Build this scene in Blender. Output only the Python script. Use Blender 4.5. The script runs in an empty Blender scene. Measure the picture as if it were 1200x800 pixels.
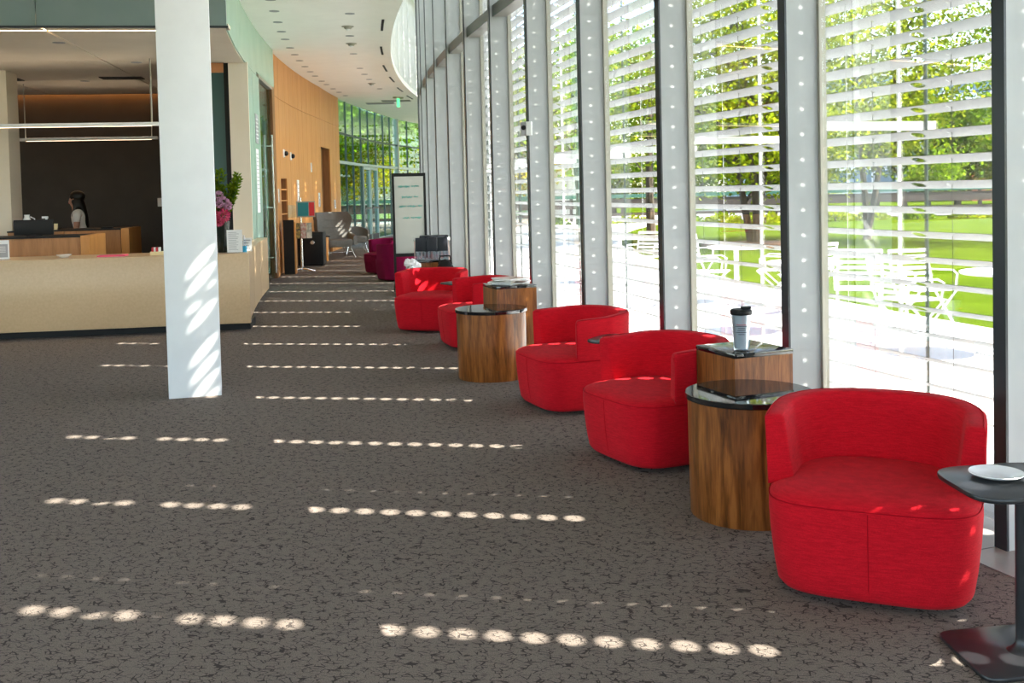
import bpy, bmesh, math, random
from math import sin, cos, pi, sqrt, radians, atan2
from mathutils import Vector, Matrix

SC = bpy.context.scene
COL = SC.collection
random.seed(7)

# ---------------------------------------------------------------- camera
cam_data = bpy.data.cameras.new('camera')
cam = bpy.data.objects.new('camera', cam_data)
COL.objects.link(cam)
cam_data.sensor_width = 36.0
cam_data.sensor_fit = 'HORIZONTAL'
cam_data.lens = 36.0
cam_data.shift_y = -0.11024
cam_data.clip_start = 0.05
cam_data.clip_end = 400
PITCH, ROLL = radians(2.117), 0.0237
fwd = Vector((0, cos(PITCH), -sin(PITCH)))
up0 = Vector((0, sin(PITCH), cos(PITCH)))
rt0 = Vector((1, 0, 0))
rt = rt0 * cos(ROLL) - up0 * sin(ROLL)
up = up0 * cos(ROLL) + rt0 * sin(ROLL)
m = Matrix((rt, up, -fwd)).transposed().to_4x4()
cam.matrix_world = Matrix.Translation((0, 0, 1.5)) @ m
SC.camera = cam

# ---------------------------------------------------------------- light
SUN_AZ = Vector((0.98, -0.178, 0)).normalized()
SUN_EL = radians(47.2)
sun_from = Vector((SUN_AZ.x * cos(SUN_EL), SUN_AZ.y * cos(SUN_EL), sin(SUN_EL)))
sd = bpy.data.lights.new('sun', 'SUN')
sd.energy = 26.0
sd.angle = radians(0.32)
sd.color = (1.0, 0.93, 0.83)
so = bpy.data.objects.new('sun', sd)
COL.objects.link(so)
so.rotation_euler = sun_from.to_track_quat('Z', 'Y').to_euler()

W = bpy.data.worlds.new('world')
SC.world = W
W.use_nodes = True
wn = W.node_tree
sky = wn.nodes.new('ShaderNodeTexSky')
sky.sky_type = 'NISHITA'
sky.sun_disc = False
sky.sun_elevation = SUN_EL
sky.sun_rotation = atan2(SUN_AZ.x, SUN_AZ.y)
sky.air_density = 1.0
sky.dust_density = 1.6
bg = wn.nodes['Background']
bg.inputs['Strength'].default_value = 0.72
wn.links.new(sky.outputs[0], bg.inputs['Color'])

vs = SC.view_settings
vs.view_transform = 'Standard'
vs.look = 'None'
vs.gamma = 1.0
vs.exposure = 0.8
vs.use_curve_mapping = False
SC.cycles.use_denoising = True
SC.cycles.max_bounces = 10
SC.cycles.diffuse_bounces = 6
SC.cycles.glossy_bounces = 4
SC.cycles.transmission_bounces = 6
SC.cycles.transparent_max_bounces = 24
SC.cycles.sample_clamp_indirect = 6.0
SC.cycles.caustics_reflective = False
SC.cycles.caustics_refractive = False

# ---------------------------------------------------------------- geometry of the plan
CX, CY = 60.756, 25.535            # centre of the curved building
FX, FY = 64.401, 27.067            # centre of the window wall's curve
RF = 66.545                        # inner edge of the window fins
RG = 66.333                        # glass line
RS = 65.803                        # louvre line
RP_ = 57.85                        # edge of the pavement / lawn
TH0, DTH = -0.352, 0.02208
ZC = 4.2
ZR = 6.8                           # top of the window recess


def P(r, th, z=0.0):
    return Vector((CX - r * cos(th), CY + r * sin(th), z))


def PF(r, th, z=0.0):               # a point of the window wall
    return Vector((FX - r * cos(th), FY + r * sin(th), z))


def RL(th):                        # inner face of the inner (left) wall
    return 65.48 + (min(th, 0.17) * 2.5 if th > 0 else 0.0)


def RE(th):                        # ceiling edge beside the windows
    return 63.36 + th * 1.0


# ---------------------------------------------------------------- materials
def mat(name, col=(0.8, 0.8, 0.8), rough=0.5, metal=0.0, spec=0.5, emit=None, estr=0.0):
    M = bpy.data.materials.new(name)
    M.use_nodes = True
    b = M.node_tree.nodes['Principled BSDF']
    b.inputs['Base Color'].default_value = (*col, 1)
    b.inputs['Roughness'].default_value = rough
    b.inputs['Metallic'].default_value = metal
    b.inputs['Specular IOR Level'].default_value = spec
    if emit:
        b.inputs['Emission Color'].default_value = (*emit, 1)
        b.inputs['Emission Strength'].default_value = estr
    return M


def nd(M, t, **kw):
    n = M.node_tree.nodes.new(t)
    for k, v in kw.items():
        if k.startswith('i_'):
            n.inputs[k[2:].replace('_', ' ')].default_value = v
        else:
            setattr(n, k, v)
    return n


def ln(M, a, b):
    M.node_tree.links.new(a, b)


def ramp(M, fac, stops):
    r = nd(M, 'ShaderNodeValToRGB')
    e = r.color_ramp.elements
    e[0].position, e[0].color = stops[0][0], (*stops[0][1], 1)
    e[1].position, e[1].color = stops[-1][0], (*stops[-1][1], 1)
    for p, c in stops[1:-1]:
        x = e.new(p)
        x.color = (*c, 1)
    ln(M, fac, r.inputs[0])
    return r.outputs[0]


def mapping(M, scale, kind='Object', rot=(0, 0, 0)):
    tc = nd(M, 'ShaderNodeTexCoord')
    mp = nd(M, 'ShaderNodeMapping')
    mp.inputs['Scale'].default_value = scale
    mp.inputs['Rotation'].default_value = rot
    ln(M, tc.outputs[kind], mp.inputs[0])
    return mp.outputs[0]


def bsdf(M):
    return M.node_tree.nodes['Principled BSDF']


def bump(M, h, strength=0.3, dist=0.01):
    b = nd(M, 'ShaderNodeBump')
    b.inputs['Strength'].default_value = strength
    b.inputs['Distance'].default_value = dist
    ln(M, h, b.inputs['Height'])
    ln(M, b.outputs[0], bsdf(M).inputs['Normal'])


def noise_mat(name, c0, c1, scale, rough=0.6, lo=0.35, hi=0.65, detail=4, bmp=0.0, dist=0.005, spec=0.5, metal=0.0):
    M = mat(name, c0, rough, metal, spec)
    n = nd(M, 'ShaderNodeTexNoise', i_Scale=1.0, i_Detail=detail)
    ln(M, mapping(M, scale), n.inputs['Vector'])
    ln(M, ramp(M, n.outputs[0], [(lo, c0), (hi, c1)]), bsdf(M).inputs['Base Color'])
    if bmp:
        bump(M, n.outputs[0], bmp, dist)
    return M


def wood_mat(name, dark, mid, light, axis='Z', scale=1.0, rough=0.35, spec=0.4):
    M = mat(name, mid, rough, 0, spec)
    s = {'Z': (9, 9, 0.9), 'X': (0.9, 9, 9), 'Y': (9, 0.9, 9)}[axis]
    v = mapping(M, tuple(k * scale for k in s))
    n1 = nd(M, 'ShaderNodeTexNoise', i_Scale=1.0, i_Detail=3.0, i_Distortion=1.4)
    n2 = nd(M, 'ShaderNodeTexNoise', i_Scale=6.0, i_Detail=6.0, i_Distortion=0.6)
    ln(M, v, n1.inputs['Vector'])
    ln(M, v, n2.inputs['Vector'])
    mx = nd(M, 'ShaderNodeMath', operation='MULTIPLY_ADD')
    mx.inputs[1].default_value = 0.45
    ln(M, n2.outputs[0], mx.inputs[0])
    mm = nd(M, 'ShaderNodeMath', operation='MULTIPLY')
    mm.inputs[1].default_value = 0.6
    ln(M, n1.outputs[0], mm.inputs[0])
    ln(M, mm.outputs[0], mx.inputs[2])
    ln(M, ramp(M, mx.outputs[0], [(0.36, dark), (0.5, mid), (0.66, light)]), bsdf(M).inputs['Base Color'])
    return M


def glass_mat(name, tint=(1, 1, 1), refl=0.06, rough=0.0, gcol=(1, 1, 1)):
    M = bpy.data.materials.new(name)
    M.use_nodes = True
    nt = M.node_tree
    nt.nodes.clear()
    out = nt.nodes.new('ShaderNodeOutputMaterial')
    tr = nt.nodes.new('ShaderNodeBsdfTransparent')
    tr.inputs[0].default_value = (*tint, 1)
    gl = nt.nodes.new('ShaderNodeBsdfGlossy')
    gl.inputs['Roughness'].default_value = rough
    gl.inputs['Color'].default_value = (*gcol, 1)
    fr = nt.nodes.new('ShaderNodeFresnel')
    fr.inputs[0].default_value = 1.45
    mu = nt.nodes.new('ShaderNodeMath')
    mu.operation = 'MULTIPLY_ADD'
    mu.inputs[1].default_value = 0.45
    mu.inputs[2].default_value = refl - 0.03
    nt.links.new(fr.outputs[0], mu.inputs[0])
    mix = nt.nodes.new('ShaderNodeMixShader')
    nt.links.new(mu.outputs[0], mix.inputs[0])
    nt.links.new(tr.outputs[0], mix.inputs[1])
    nt.links.new(gl.outputs[0], mix.inputs[2])
    nt.links.new(mix.outputs[0], out.inputs[0])
    return M


def carpet_mat():
    M = mat('carpet', (0.1, 0.09, 0.085), 0.95, 0, 0.1)
    v = mapping(M, (1, 1, 1), rot=(0, 0, 0.22))
    n0 = nd(M, 'ShaderNodeTexNoise', i_Scale=40.0, i_Detail=3.0)
    ln(M, v, n0.inputs['Vector'])
    add = nd(M, 'ShaderNodeVectorMath', operation='MULTIPLY_ADD')
    add.inputs[1].default_value = (0.012, 0.010, 0)
    ln(M, n0.outputs['Color'], add.inputs[0])
    ln(M, v, add.inputs[2])
    sc = nd(M, 'ShaderNodeVectorMath', operation='MULTIPLY')
    sc.inputs[1].default_value = (30, 54, 1)
    ln(M, add.outputs[0], sc.inputs[0])
    vo = nd(M, 'ShaderNodeTexVoronoi', feature='DISTANCE_TO_EDGE', i_Scale=1.0)
    ln(M, sc.outputs[0], vo.inputs['Vector'])
    n1 = nd(M, 'ShaderNodeTexNoise', i_Scale=26.0, i_Detail=2.0)
    ln(M, v, n1.inputs['Vector'])
    th = nd(M, 'ShaderNodeMath', operation='MULTIPLY')
    th.inputs[1].default_value = 0.34
    pw = nd(M, 'ShaderNodeMath', operation='SUBTRACT')
    pw.inputs[1].default_value = 0.40
    ln(M, n1.outputs[0], pw.inputs[0])
    ln(M, pw.outputs[0], th.inputs[0])
    lt = nd(M, 'ShaderNodeMath', operation='LESS_THAN')
    ln(M, vo.outputs['Distance'], lt.inputs[0])
    ln(M, th.outputs[0], lt.inputs[1])
    n2 = nd(M, 'ShaderNodeTexNoise', i_Scale=260.0, i_Detail=2.0)
    ln(M, v, n2.inputs['Vector'])
    base = ramp(M, n2.outputs[0], [(0.3, CARPET_LO), (0.7, CARPET_HI)])
    mx = nd(M, 'ShaderNodeMixRGB')
    mx.inputs[2].default_value = (0.058, 0.048, 0.043, 1)
    ln(M, lt.outputs[0], mx.inputs[0])
    ln(M, base, mx.inputs[1])
    ln(M, mx.outputs[0], bsdf(M).inputs['Base Color'])
    bump(M, n2.outputs[0], 0.5, 0.004)
    return M


def fabric_mat(name, c0, c1, rough=0.9):
    M = mat(name, c0, rough, 0, 0.15)
    n = nd(M, 'ShaderNodeTexNoise', i_Scale=1.0, i_Detail=3.0)
    ln(M, mapping(M, (22, 22, 230)), n.inputs['Vector'])
    n2 = nd(M, 'ShaderNodeTexNoise', i_Scale=1.0, i_Detail=1.0)
    ln(M, mapping(M, (380, 380, 300)), n2.inputs['Vector'])
    a = nd(M, 'ShaderNodeMath', operation='ADD')
    ln(M, n.outputs[0], a.inputs[0])
    ln(M, n2.outputs[0], a.inputs[1])
    h = nd(M, 'ShaderNodeMath', operation='MULTIPLY')
    h.inputs[1].default_value = 0.5
    ln(M, a.outputs[0], h.inputs[0])
    ln(M, ramp(M, h.outputs[0], [(0.36, c0), (0.64, c1)]), bsdf(M).inputs['Base Color'])
    bump(M, h.outputs[0], 0.35, 0.003)
    bsdf(M).inputs['Sheen Weight'].default_value = 0.05
    bsdf(M).inputs['Sheen Tint'].default_value = (1, 0.5, 0.5, 1)
    return M


def leaf_mat(name, c0, c1, tr=0.5):
    M = bpy.data.materials.new(name)
    M.use_nodes = True
    nt = M.node_tree
    nt.nodes.clear()
    out = nt.nodes.new('ShaderNodeOutputMaterial')
    geo = nt.nodes.new('ShaderNodeNewGeometry')
    r = nt.nodes.new('ShaderNodeValToRGB')
    r.color_ramp.elements[0].color = (*c0, 1)
    r.color_ramp.elements[1].color = (*c1, 1)
    nt.links.new(geo.outputs['Random Per Island'], r.inputs[0])
    d = nt.nodes.new('ShaderNodeBsdfDiffuse')
    t = nt.nodes.new('ShaderNodeBsdfTranslucent')
    mx = nt.nodes.new('ShaderNodeMixShader')
    mx.inputs[0].default_value = tr
    nt.links.new(r.outputs[0], d.inputs[0])
    nt.links.new(r.outputs[0], t.inputs[0])
    nt.links.new(d.outputs[0], mx.inputs[1])
    nt.links.new(t.outputs[0], mx.inputs[2])
    nt.links.new(mx.outputs[0], out.inputs[0])
    return M


CARPET_LO, CARPET_HI = (0.12, 0.099, 0.085), (0.25, 0.21, 0.182)
MT = {}
MT['carpet'] = carpet_mat()
MT['ceil'] = noise_mat('ceiling plaster', (0.92, 0.895, 0.85), (0.95, 0.925, 0.88), (3, 3, 3), 0.9)
MT['white'] = noise_mat('white paint', (0.80, 0.82, 0.84), (0.85, 0.87, 0.88), (5, 5, 5), 0.55)
MT['fascia'] = noise_mat('fascia paint', (0.60, 0.60, 0.58), (0.66, 0.66, 0.64), (3, 3, 3), 0.7)
MT['col'] = noise_mat('column paint', (0.82, 0.84, 0.86), (0.86, 0.88, 0.9), (4, 4, 4), 0.5)
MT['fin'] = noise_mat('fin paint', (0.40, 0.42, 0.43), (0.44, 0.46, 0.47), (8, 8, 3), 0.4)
MT['cap'] = mat('dark anodised metal', (0.028, 0.034, 0.042), 0.3, 0.3, 0.5)
MT['frame'] = mat('grey aluminium frame', (0.36, 0.345, 0.29), 0.45, 0.3)
MT['sill'] = noise_mat('sill metal', (0.24, 0.225, 0.21), (0.29, 0.275, 0.26), (3, 3, 3), 0.45)
MT['slat'] = noise_mat('louvre metal', (0.27, 0.285, 0.295), (0.31, 0.32, 0.33), (20, 20, 20), 0.5)
MT['rod'] = mat('white steel', (0.75, 0.76, 0.76), 0.4, 0.2)
MT['drod'] = mat('dark green steel', (0.015, 0.03, 0.028), 0.4, 0.2)
MT['cable'] = mat('dark cable', (0.05, 0.05, 0.05), 0.5, 0.3)
MT['glass'] = glass_mat('window glass', (0.97, 0.985, 0.975), 0.035)
MT['gglass'] = glass_mat('green tinted glass', (0.80, 0.95, 0.89), 0.07)
MT['dgreen'] = mat('dark green frame', (0.05, 0.085, 0.08), 0.5)
MT['palegreen'] = mat('pale green metal', (0.42, 0.5, 0.47), 0.5)
MT['teal'] = mat('dark teal glass', (0.03, 0.085, 0.08), 0.3, 0, 0.3)
MT['mint'] = noise_mat('mint back painted glass', (0.36, 0.545, 0.455), (0.40, 0.585, 0.49), (1.2, 1.2, 1.2), 0.25)
MT['mintgrey'] = noise_mat('grey green panel', (0.18, 0.255, 0.25), (0.21, 0.285, 0.28), (1.2, 1.2, 1.2), 0.4)
MT['cream'] = noise_mat('cream panel', (0.72, 0.64, 0.52), (0.76, 0.68, 0.56), (2, 2, 2), 0.6)
MT['maple'] = wood_mat('honey maple veneer', (0.50, 0.21, 0.052), (0.57, 0.25, 0.068), (0.63, 0.295, 0.09), 'Z', 0.7, 0.4)
MT['brown'] = wood_mat('brown door veneer', (0.20, 0.085, 0.03), (0.25, 0.11, 0.04), (0.3, 0.135, 0.05), 'Z', 0.7, 0.5)
MT['walnut'] = wood_mat('walnut veneer', (0.065, 0.018, 0.004), (0.18, 0.055, 0.011), (0.33, 0.115, 0.027), 'Z', 1.3, 0.3)
MT['counter'] = wood_mat('counter veneer', (0.32, 0.14, 0.05), (0.40, 0.18, 0.065), (0.47, 0.22, 0.085), 'Z', 0.8, 0.4)
MT['blackgl'] = mat('black glass', (0.006, 0.006, 0.007), 0.03, 0, 0.9)
MT['black'] = mat('black plastic', (0.006, 0.006, 0.007), 0.55, 0.0, 0.3)
MT['dkmetal'] = mat('charcoal powder coat', (0.018, 0.019, 0.022), 0.3, 0.0, 0.5)
MT['chrome'] = mat('brushed steel', (0.62, 0.63, 0.64), 0.25, 1.0)
MT['red'] = fabric_mat('red woven fabric', (0.40, 0.0022, 0.009), (0.60, 0.006, 0.017))
MT['seam'] = mat('red piping', (0.33, 0.0016, 0.008), 0.9, 0, 0.1)
MT['magenta'] = fabric_mat('magenta fabric', (0.17, 0.002, 0.035), (0.26, 0.005, 0.06))
MT['grey'] = fabric_mat('grey upholstery', (0.11, 0.105, 0.098), (0.18, 0.175, 0.162))
bsdf(MT['grey']).inputs['Sheen Tint'].default_value = (1, 1, 1, 1)
MT['stone'] = noise_mat('tan desk stone', (0.56, 0.39, 0.225), (0.60, 0.425, 0.25), (40, 40, 40), 0.3, bmp=0.02)
MT['dwall'] = noise_mat('dark brown wall', (0.032, 0.021, 0.013), (0.04, 0.027, 0.018), (3, 3, 3), 0.6)
MT['soffit'] = noise_mat('soffit panel', (0.72, 0.65, 0.55), (0.76, 0.69, 0.59), (2, 2, 2), 0.7)
MT['copper'] = mat('copper header', (0.45, 0.2, 0.09), 0.35, 0.6)
MT['lamp'] = mat('warm lamp', (1, 0.9, 0.7), 0.5, 0, 0.5, (1.0, 0.76, 0.46), 30.0)
MT['cove'] = mat('amber cove lamp', (1, 0.7, 0.4), 0.5, 0, 0.5, (1.0, 0.42, 0.10), 7.0)
MT['pend'] = mat('pendant lens', (1, 0.9, 0.8), 0.5, 0, 0.5, (1.0, 0.72, 0.45), 2.6)
MT['added_glow'] = mat('added soffit glow', (1, 0.9, 0.8), 0.5, 0, 0.5, (1.0, 0.80, 0.58), 7.0)  # added glow for lighting the reception soffit from below
MT['exit'] = mat('exit sign green', (0.1, 0.8, 0.3), 0.5, 0, 0.5, (0.08, 0.9, 0.25), 1.0)
MT['hole'] = mat('recess black', (0.03, 0.025, 0.02), 0.7)
MT['paper'] = mat('paper', (0.82, 0.82, 0.82), 0.8)
MT['ink'] = mat('grey print', (0.35, 0.35, 0.37), 0.8)
MT['inkd'] = mat('dark print', (0.06, 0.06, 0.07), 0.8)
MT['teali'] = mat('teal marker', (0.12, 0.5, 0.45), 0.8)
MT['board'] = noise_mat('whiteboard film', (0.48, 0.49, 0.45), (0.52, 0.52, 0.48), (2, 2, 2), 0.35)
MT['pink'] = mat('pink paper', (0.75, 0.10, 0.20), 0.8)
MT['redp'] = mat('red print', (0.6, 0.03, 0.04), 0.7)
MT['yel'] = mat('cream box', (0.75, 0.62, 0.35), 0.7)
MT['blue'] = mat('blue liquid', (0.02, 0.35, 0.6), 0.3)
MT['tealp'] = mat('teal print', (0.02, 0.22, 0.25), 0.7)
MT['china'] = mat('white china', (0.85, 0.85, 0.86), 0.15)
MT['clear'] = glass_mat('clear plastic', (0.86, 0.9, 0.93), 0.10, 0.05)
MT['insert'] = mat('pale tumbler insert', (0.72, 0.74, 0.76), 0.5)
MT['navy'] = mat('navy plastic', (0.004, 0.007, 0.016), 0.55)
MT['bin'] = mat('frosted plastic bin', (0.62, 0.62, 0.62), 0.4)
MT['pinkw'] = mat('pale pink card', (0.7, 0.5, 0.46), 0.7)
MT['pave'] = noise_mat('pale concrete paving', (0.34, 0.34, 0.335), (0.40, 0.40, 0.39), (0.8, 0.8, 0.8), 0.9)
MT['grass'] = noise_mat('lawn', (0.032, 0.056, 0.003), (0.056, 0.086, 0.005), (0.7, 0.7, 0.7), 1.0, 0.3, 0.7, 8, spec=0.0)
MT['mulch'] = noise_mat('bark mulch', (0.10, 0.045, 0.02), (0.2, 0.09, 0.045), (8, 8, 8), 1.0)
MT['asphalt'] = noise_mat('asphalt', (0.10, 0.10, 0.10), (0.14, 0.14, 0.14), (3, 3, 3), 0.9)
MT['rail'] = mat('weathered rail', (0.05, 0.035, 0.03), 0.7)
MT['railg'] = mat('green rail', (0.03, 0.11, 0.08), 0.6)
MT['bark'] = noise_mat('bark', (0.05, 0.035, 0.025), (0.10, 0.075, 0.055), (10, 10, 3), 0.95)
MT['leafy'] = leaf_mat('yellow green leaves', (0.12, 0.175, 0.005), (0.30, 0.33, 0.018), 0.5)
MT['leafg'] = leaf_mat('mid green leaves', (0.06, 0.125, 0.008), (0.19, 0.28, 0.015), 0.5)
MT['leafd'] = leaf_mat('dark green leaves', (0.03, 0.07, 0.008), (0.09, 0.15, 0.015), 0.4)
MT['leafyl'] = leaf_mat('golden leaves', (0.22, 0.2, 0.01), (0.4, 0.34, 0.03), 0.5)
MT['gwhite'] = mat('white garden furniture', (0.78, 0.79, 0.80), 0.4)
MT['office'] = mat('office facade', (0.42, 0.46, 0.52), 0.6)
MT['officew'] = mat('office window', (0.05, 0.10, 0.16), 0.1)
MT['brick'] = noise_mat('brick facade', (0.30, 0.09, 0.055), (0.36, 0.12, 0.075), (4, 4, 12), 0.9)
MT['skin'] = mat('skin', (0.5, 0.27, 0.19), 0.55)
MT['hair'] = mat('black hair', (0.006, 0.005, 0.005), 0.4)
MT['shirt'] = noise_mat('white top', (0.70, 0.68, 0.66), (0.76, 0.74, 0.72), (12, 12, 12), 0.85)
MT['trouser'] = mat('dark trousers', (0.02, 0.02, 0.025), 0.9)
MT['stem'] = mat('green stem', (0.03, 0.09, 0.015), 0.6)
MT['fl_pink'] = leaf_mat('pink petals', (0.55, 0.05, 0.14), (0.72, 0.16, 0.26), 0.3)
MT['fl_lilac'] = leaf_mat('lilac petals', (0.55, 0.28, 0.42), (0.72, 0.45, 0.58), 0.3)
MT['fl_lime'] = leaf_mat('lime petals', (0.35, 0.42, 0.05), (0.5, 0.52, 0.12), 0.3)
MT['vase'] = mat('black green vase', (0.012, 0.018, 0.012), 0.15)
MT['mag1'] = noise_mat('magazine cover', (0.7, 0.66, 0.6), (0.45, 0.16, 0.12), (14, 14, 14), 0.4)
MT['mag2'] = noise_mat('magazine cover two', (0.75, 0.72, 0.66), (0.3, 0.33, 0.28), (12, 12, 12), 0.4)
MT['broch'] = noise_mat('brochure cover', (0.42, 0.30, 0.08), (0.06, 0.06, 0.045), (26, 26, 26), 0.5)
MT['broch2'] = noise_mat('brochure cover two', (0.6, 0.56, 0.5), (0.4, 0.09, 0.09), (22, 22, 22), 0.5)


# ---------------------------------------------------------------- mesh helpers
class MB:
    def __init__(s):
        s.v, s.f = [], []

    def add(s, vs, fs):
        o = len(s.v)
        s.v += [tuple(p) for p in vs]
        s.f += [tuple(i + o for i in f) for f in fs]
        return s

    def box(s, c, size, rz=0.0, R=None):
        hx, hy, hz = size[0] / 2, size[1] / 2, size[2] / 2
        M = R if R is not None else Matrix.Rotation(rz, 3, 'Z')
        c = Vector(c)
        vs = [c + M @ Vector((x, y, z)) for z in (-hz, hz) for y in (-hy, hy) for x in (-hx, hx)]
        return s.add(vs, [(0, 2, 3, 1), (4, 5, 7, 6), (0, 1, 5, 4), (2, 6, 7, 3), (0, 4, 6, 2), (1, 3, 7, 5)])

    def bar(s, a, b, w, h=None, upv=(0, 0, 1)):
        a, b = Vector(a), Vector(b)
        d = b - a
        L = d.length
        d.normalize()
        u = Vector(upv)
        if abs(d.dot(u)) > 0.98:
            u = Vector((1, 0, 0))
        x = d.cross(u).normalized()
        z = x.cross(d).normalized()
        return s.box((a + b) / 2, (w, L, h or w), R=Matrix((x, d, z)).transposed())

    def tube(s, pts, rad, seg=8, caps=True):
        pts = [Vector(p) for p in pts]
        n = len(pts)
        rr = rad if isinstance(rad, (list, tuple)) else [rad] * n
        rings = []
        prevx = None
        for i, p in enumerate(pts):
            d = (pts[min(i + 1, n - 1)] - pts[max(i - 1, 0)])
            if d.length < 1e-9:
                d = Vector((0, 0, 1))
            d.normalize()
            if prevx is None:
                x = d.cross(Vector((0, 0, 1)))
                if x.length < 0.05:
                    x = Vector((1, 0, 0))
                x.normalize()
            else:
                x = prevx - d * prevx.dot(d)
                x.normalize()
            prevx = x
            y = d.cross(x)
            rings.append([p + (x * cos(2 * pi * k / seg) + y * sin(2 * pi * k / seg)) * rr[i] for k in range(seg)])
        vs = [q for r in rings for q in r]
        fs = []
        for i in range(n - 1):
            for k in range(seg):
                a, b = i * seg + k, i * seg + (k + 1) % seg
                fs.append((a, a + seg, b + seg, b))
        if caps:
            fs.append(tuple(range(seg)))
            fs.append(tuple(reversed(range((n - 1) * seg, n * seg))))
        return s.add(vs, fs)

    def lathe(s, prof, seg=32, c=(0, 0, 0)):
        c = Vector(c)
        vs, fs, n = [], [], len(prof)
        for r, z in prof:
            for k in range(seg):
                a = 2 * pi * k / seg
                vs.append(c + Vector((r * cos(a), r * sin(a), z)))
        for i in range(n - 1):
            for k in range(seg):
                a, b = i * seg + k, i * seg + (k + 1) % seg
                fs.append((a, b, b + seg, a + seg))
        fs.append(tuple(reversed(range(seg))))
        fs.append(tuple(range((n - 1) * seg, n * seg)))
        return s.add(vs, fs)

    def prism(s, poly, z0, z1):
        n = len(poly)
        vs = [Vector((p[0], p[1], z0)) for p in poly] + [Vector((p[0], p[1], z1)) for p in poly]
        fs = [tuple(reversed(range(n))), tuple(range(n, 2 * n))]
        fs += [(i, (i + 1) % n, n + (i + 1) % n, n + i) for i in range(n)]
        return s.add(vs, fs)

    def loft(s, rings, cap0=True, cap1=True, closed=True):
        n = len(rings[0])
        vs = [p for r in rings for p in r]
        fs = []
        for i in range(len(rings) - 1):
            for k in range(n if closed else n - 1):
                a, b = i * n + k, i * n + (k + 1) % n
                fs.append((a, b, b + n, a + n))
        if cap0:
            fs.append(tuple(reversed(range(n))))
        if cap1:
            fs.append(tuple(range((len(rings) - 1) * n, len(rings) * n)))
        return s.add(vs, fs)

    def arc(s, r0, r1, t0, t1, z0, z1, n=6, P=P):
        # curved slab between two radii (numbers or functions of the angle)
        f0 = r0 if callable(r0) else (lambda t: r0)
        f1 = r1 if callable(r1) else (lambda t: r1)
        rings = []
        for i in range(n + 1):
            t = t0 + (t1 - t0) * i / n
            rings.append([P(f0(t), t, z0), P(f1(t), t, z0), P(f1(t), t, z1), P(f0(t), t, z1)])
        return s.loft(rings)

    def sphere(s, c, r, seg=12, rings=8):
        c = Vector(c)
        r = r if isinstance(r, (tuple, list)) else (r, r, r)
        prof = [(sin(pi * i / rings), -cos(pi * i / rings)) for i in range(rings + 1)]
        rr = []
        for a, z in prof:
            a = max(a, 0.002)
            rr.append([c + Vector((a * cos(2 * pi * k / seg) * r[0], a * sin(2 * pi * k / seg) * r[1], z * r[2])) for k in range(seg)])
        return s.loft(rr)

    def mesh(s, name):
        me = bpy.data.meshes.new(name)
        me.from_pydata(s.v, [], s.f)
        bm = bmesh.new()
        bm.from_mesh(me)
        bmesh.ops.recalc_face_normals(bm, faces=bm.faces)
        bm.to_mesh(me)
        bm.free()
        return me

    def build(s, name, material, parent=None, smooth=False, bevel=0.0, segs=2, loc=None, rz=0.0, angle=40):
        me = s.mesh(name)
        if bevel > 0:
            bm = bmesh.new()
            bm.from_mesh(me)
            bmesh.ops.remove_doubles(bm, verts=bm.verts, dist=1e-5)
            es = [e for e in bm.edges if len(e.link_faces) == 2 and e.calc_face_angle(0) > radians(35)]
            bmesh.ops.bevel(bm, geom=es, offset=bevel, segments=segs, affect='EDGES', profile=0.5, clamp_overlap=True)
            bm.to_mesh(me)
            bm.free()
        if smooth or bevel > 0:
            bm = bmesh.new()
            bm.from_mesh(me)
            for f in bm.faces:
                f.smooth = True
            for e in bm.edges:
                if len(e.link_faces) == 2 and e.calc_face_angle(0) > radians(angle):
                    e.smooth = False
            bm.to_mesh(me)
            bm.free()
        if material is not None:
            me.materials.append(MT[material] if isinstance(material, str) else material)
        o = bpy.data.objects.new(name, me)
        COL.objects.link(o)
        if parent is not None:
            o.parent = parent
        if loc is not None:
            o.location = loc
            o.rotation_euler = (0, 0, rz)
        return o


def link(name, me, parent=None, loc=(0, 0, 0), rz=0.0):
    o = bpy.data.objects.new(name, me)
    COL.objects.link(o)
    o.parent = parent
    o.location = loc
    o.rotation_euler = (0, 0, rz)
    return o


def tag(o, label=None, cat=None, group=None, kind=None):
    if label:
        o['label'] = label
    if cat:
        o['category'] = cat
    if group:
        o['group'] = group
    if kind:
        o['kind'] = kind
    return o


def thing(name, label, cat, loc=(0, 0, 0), rz=0.0, group=None, kind=None):
    o = bpy.data.objects.new(name, None)
    o.empty_display_size = 0.1
    COL.objects.link(o)
    o.location = loc
    o.rotation_euler = (0, 0, rz)
    return tag(o, label, cat, group, kind)


def struct(name, label, cat):
    return thing(name, label, cat, kind='structure')


def copy_tree(o, parent=None):
    c = o.copy()
    COL.objects.link(c)
    c.parent = parent
    for ch in [x for x in o.children]:
        copy_tree(ch, c)
    return c


# ================================================================ SETTING: ground and floor
g = MB()
g.box((20, 40, -0.66), (260, 260, 1.0)).build('lawn', 'grass')
tag(bpy.data.objects['lawn'], 'mown green lawn beyond the pale paving', 'lawn', kind='structure')
pv = MB().arc(RP_, 63.0, -0.75, 0.75, -0.30, -0.03, 60)
tag(pv.build('paving', 'pave'), 'pale sunlit paving along the window wall', 'paving', kind='structure')
tag(MB().box((-8.0, -12.4, -0.13), (40, 12, 0.2)).build('forecourt', 'pave'), 'unseen pale forecourt added behind the lobby to bounce daylight in', 'paving', kind='structure')  # out of view; pale surface added to bounce daylight into the lobby
tag(MB().box((-21.3, 4.0, -0.13), (10, 20.6, 0.2)).build('bounce_court', 'pave'), 'unseen pale court added beside the lobby to bounce daylight in', 'paving', kind='structure')  # out of view; added as a pale bounce surface beside the glazing
fb = MB()
poly = [PF(RF + 0.19, -0.535 + 0.985 * i / 60) for i in range(61)]
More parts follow.
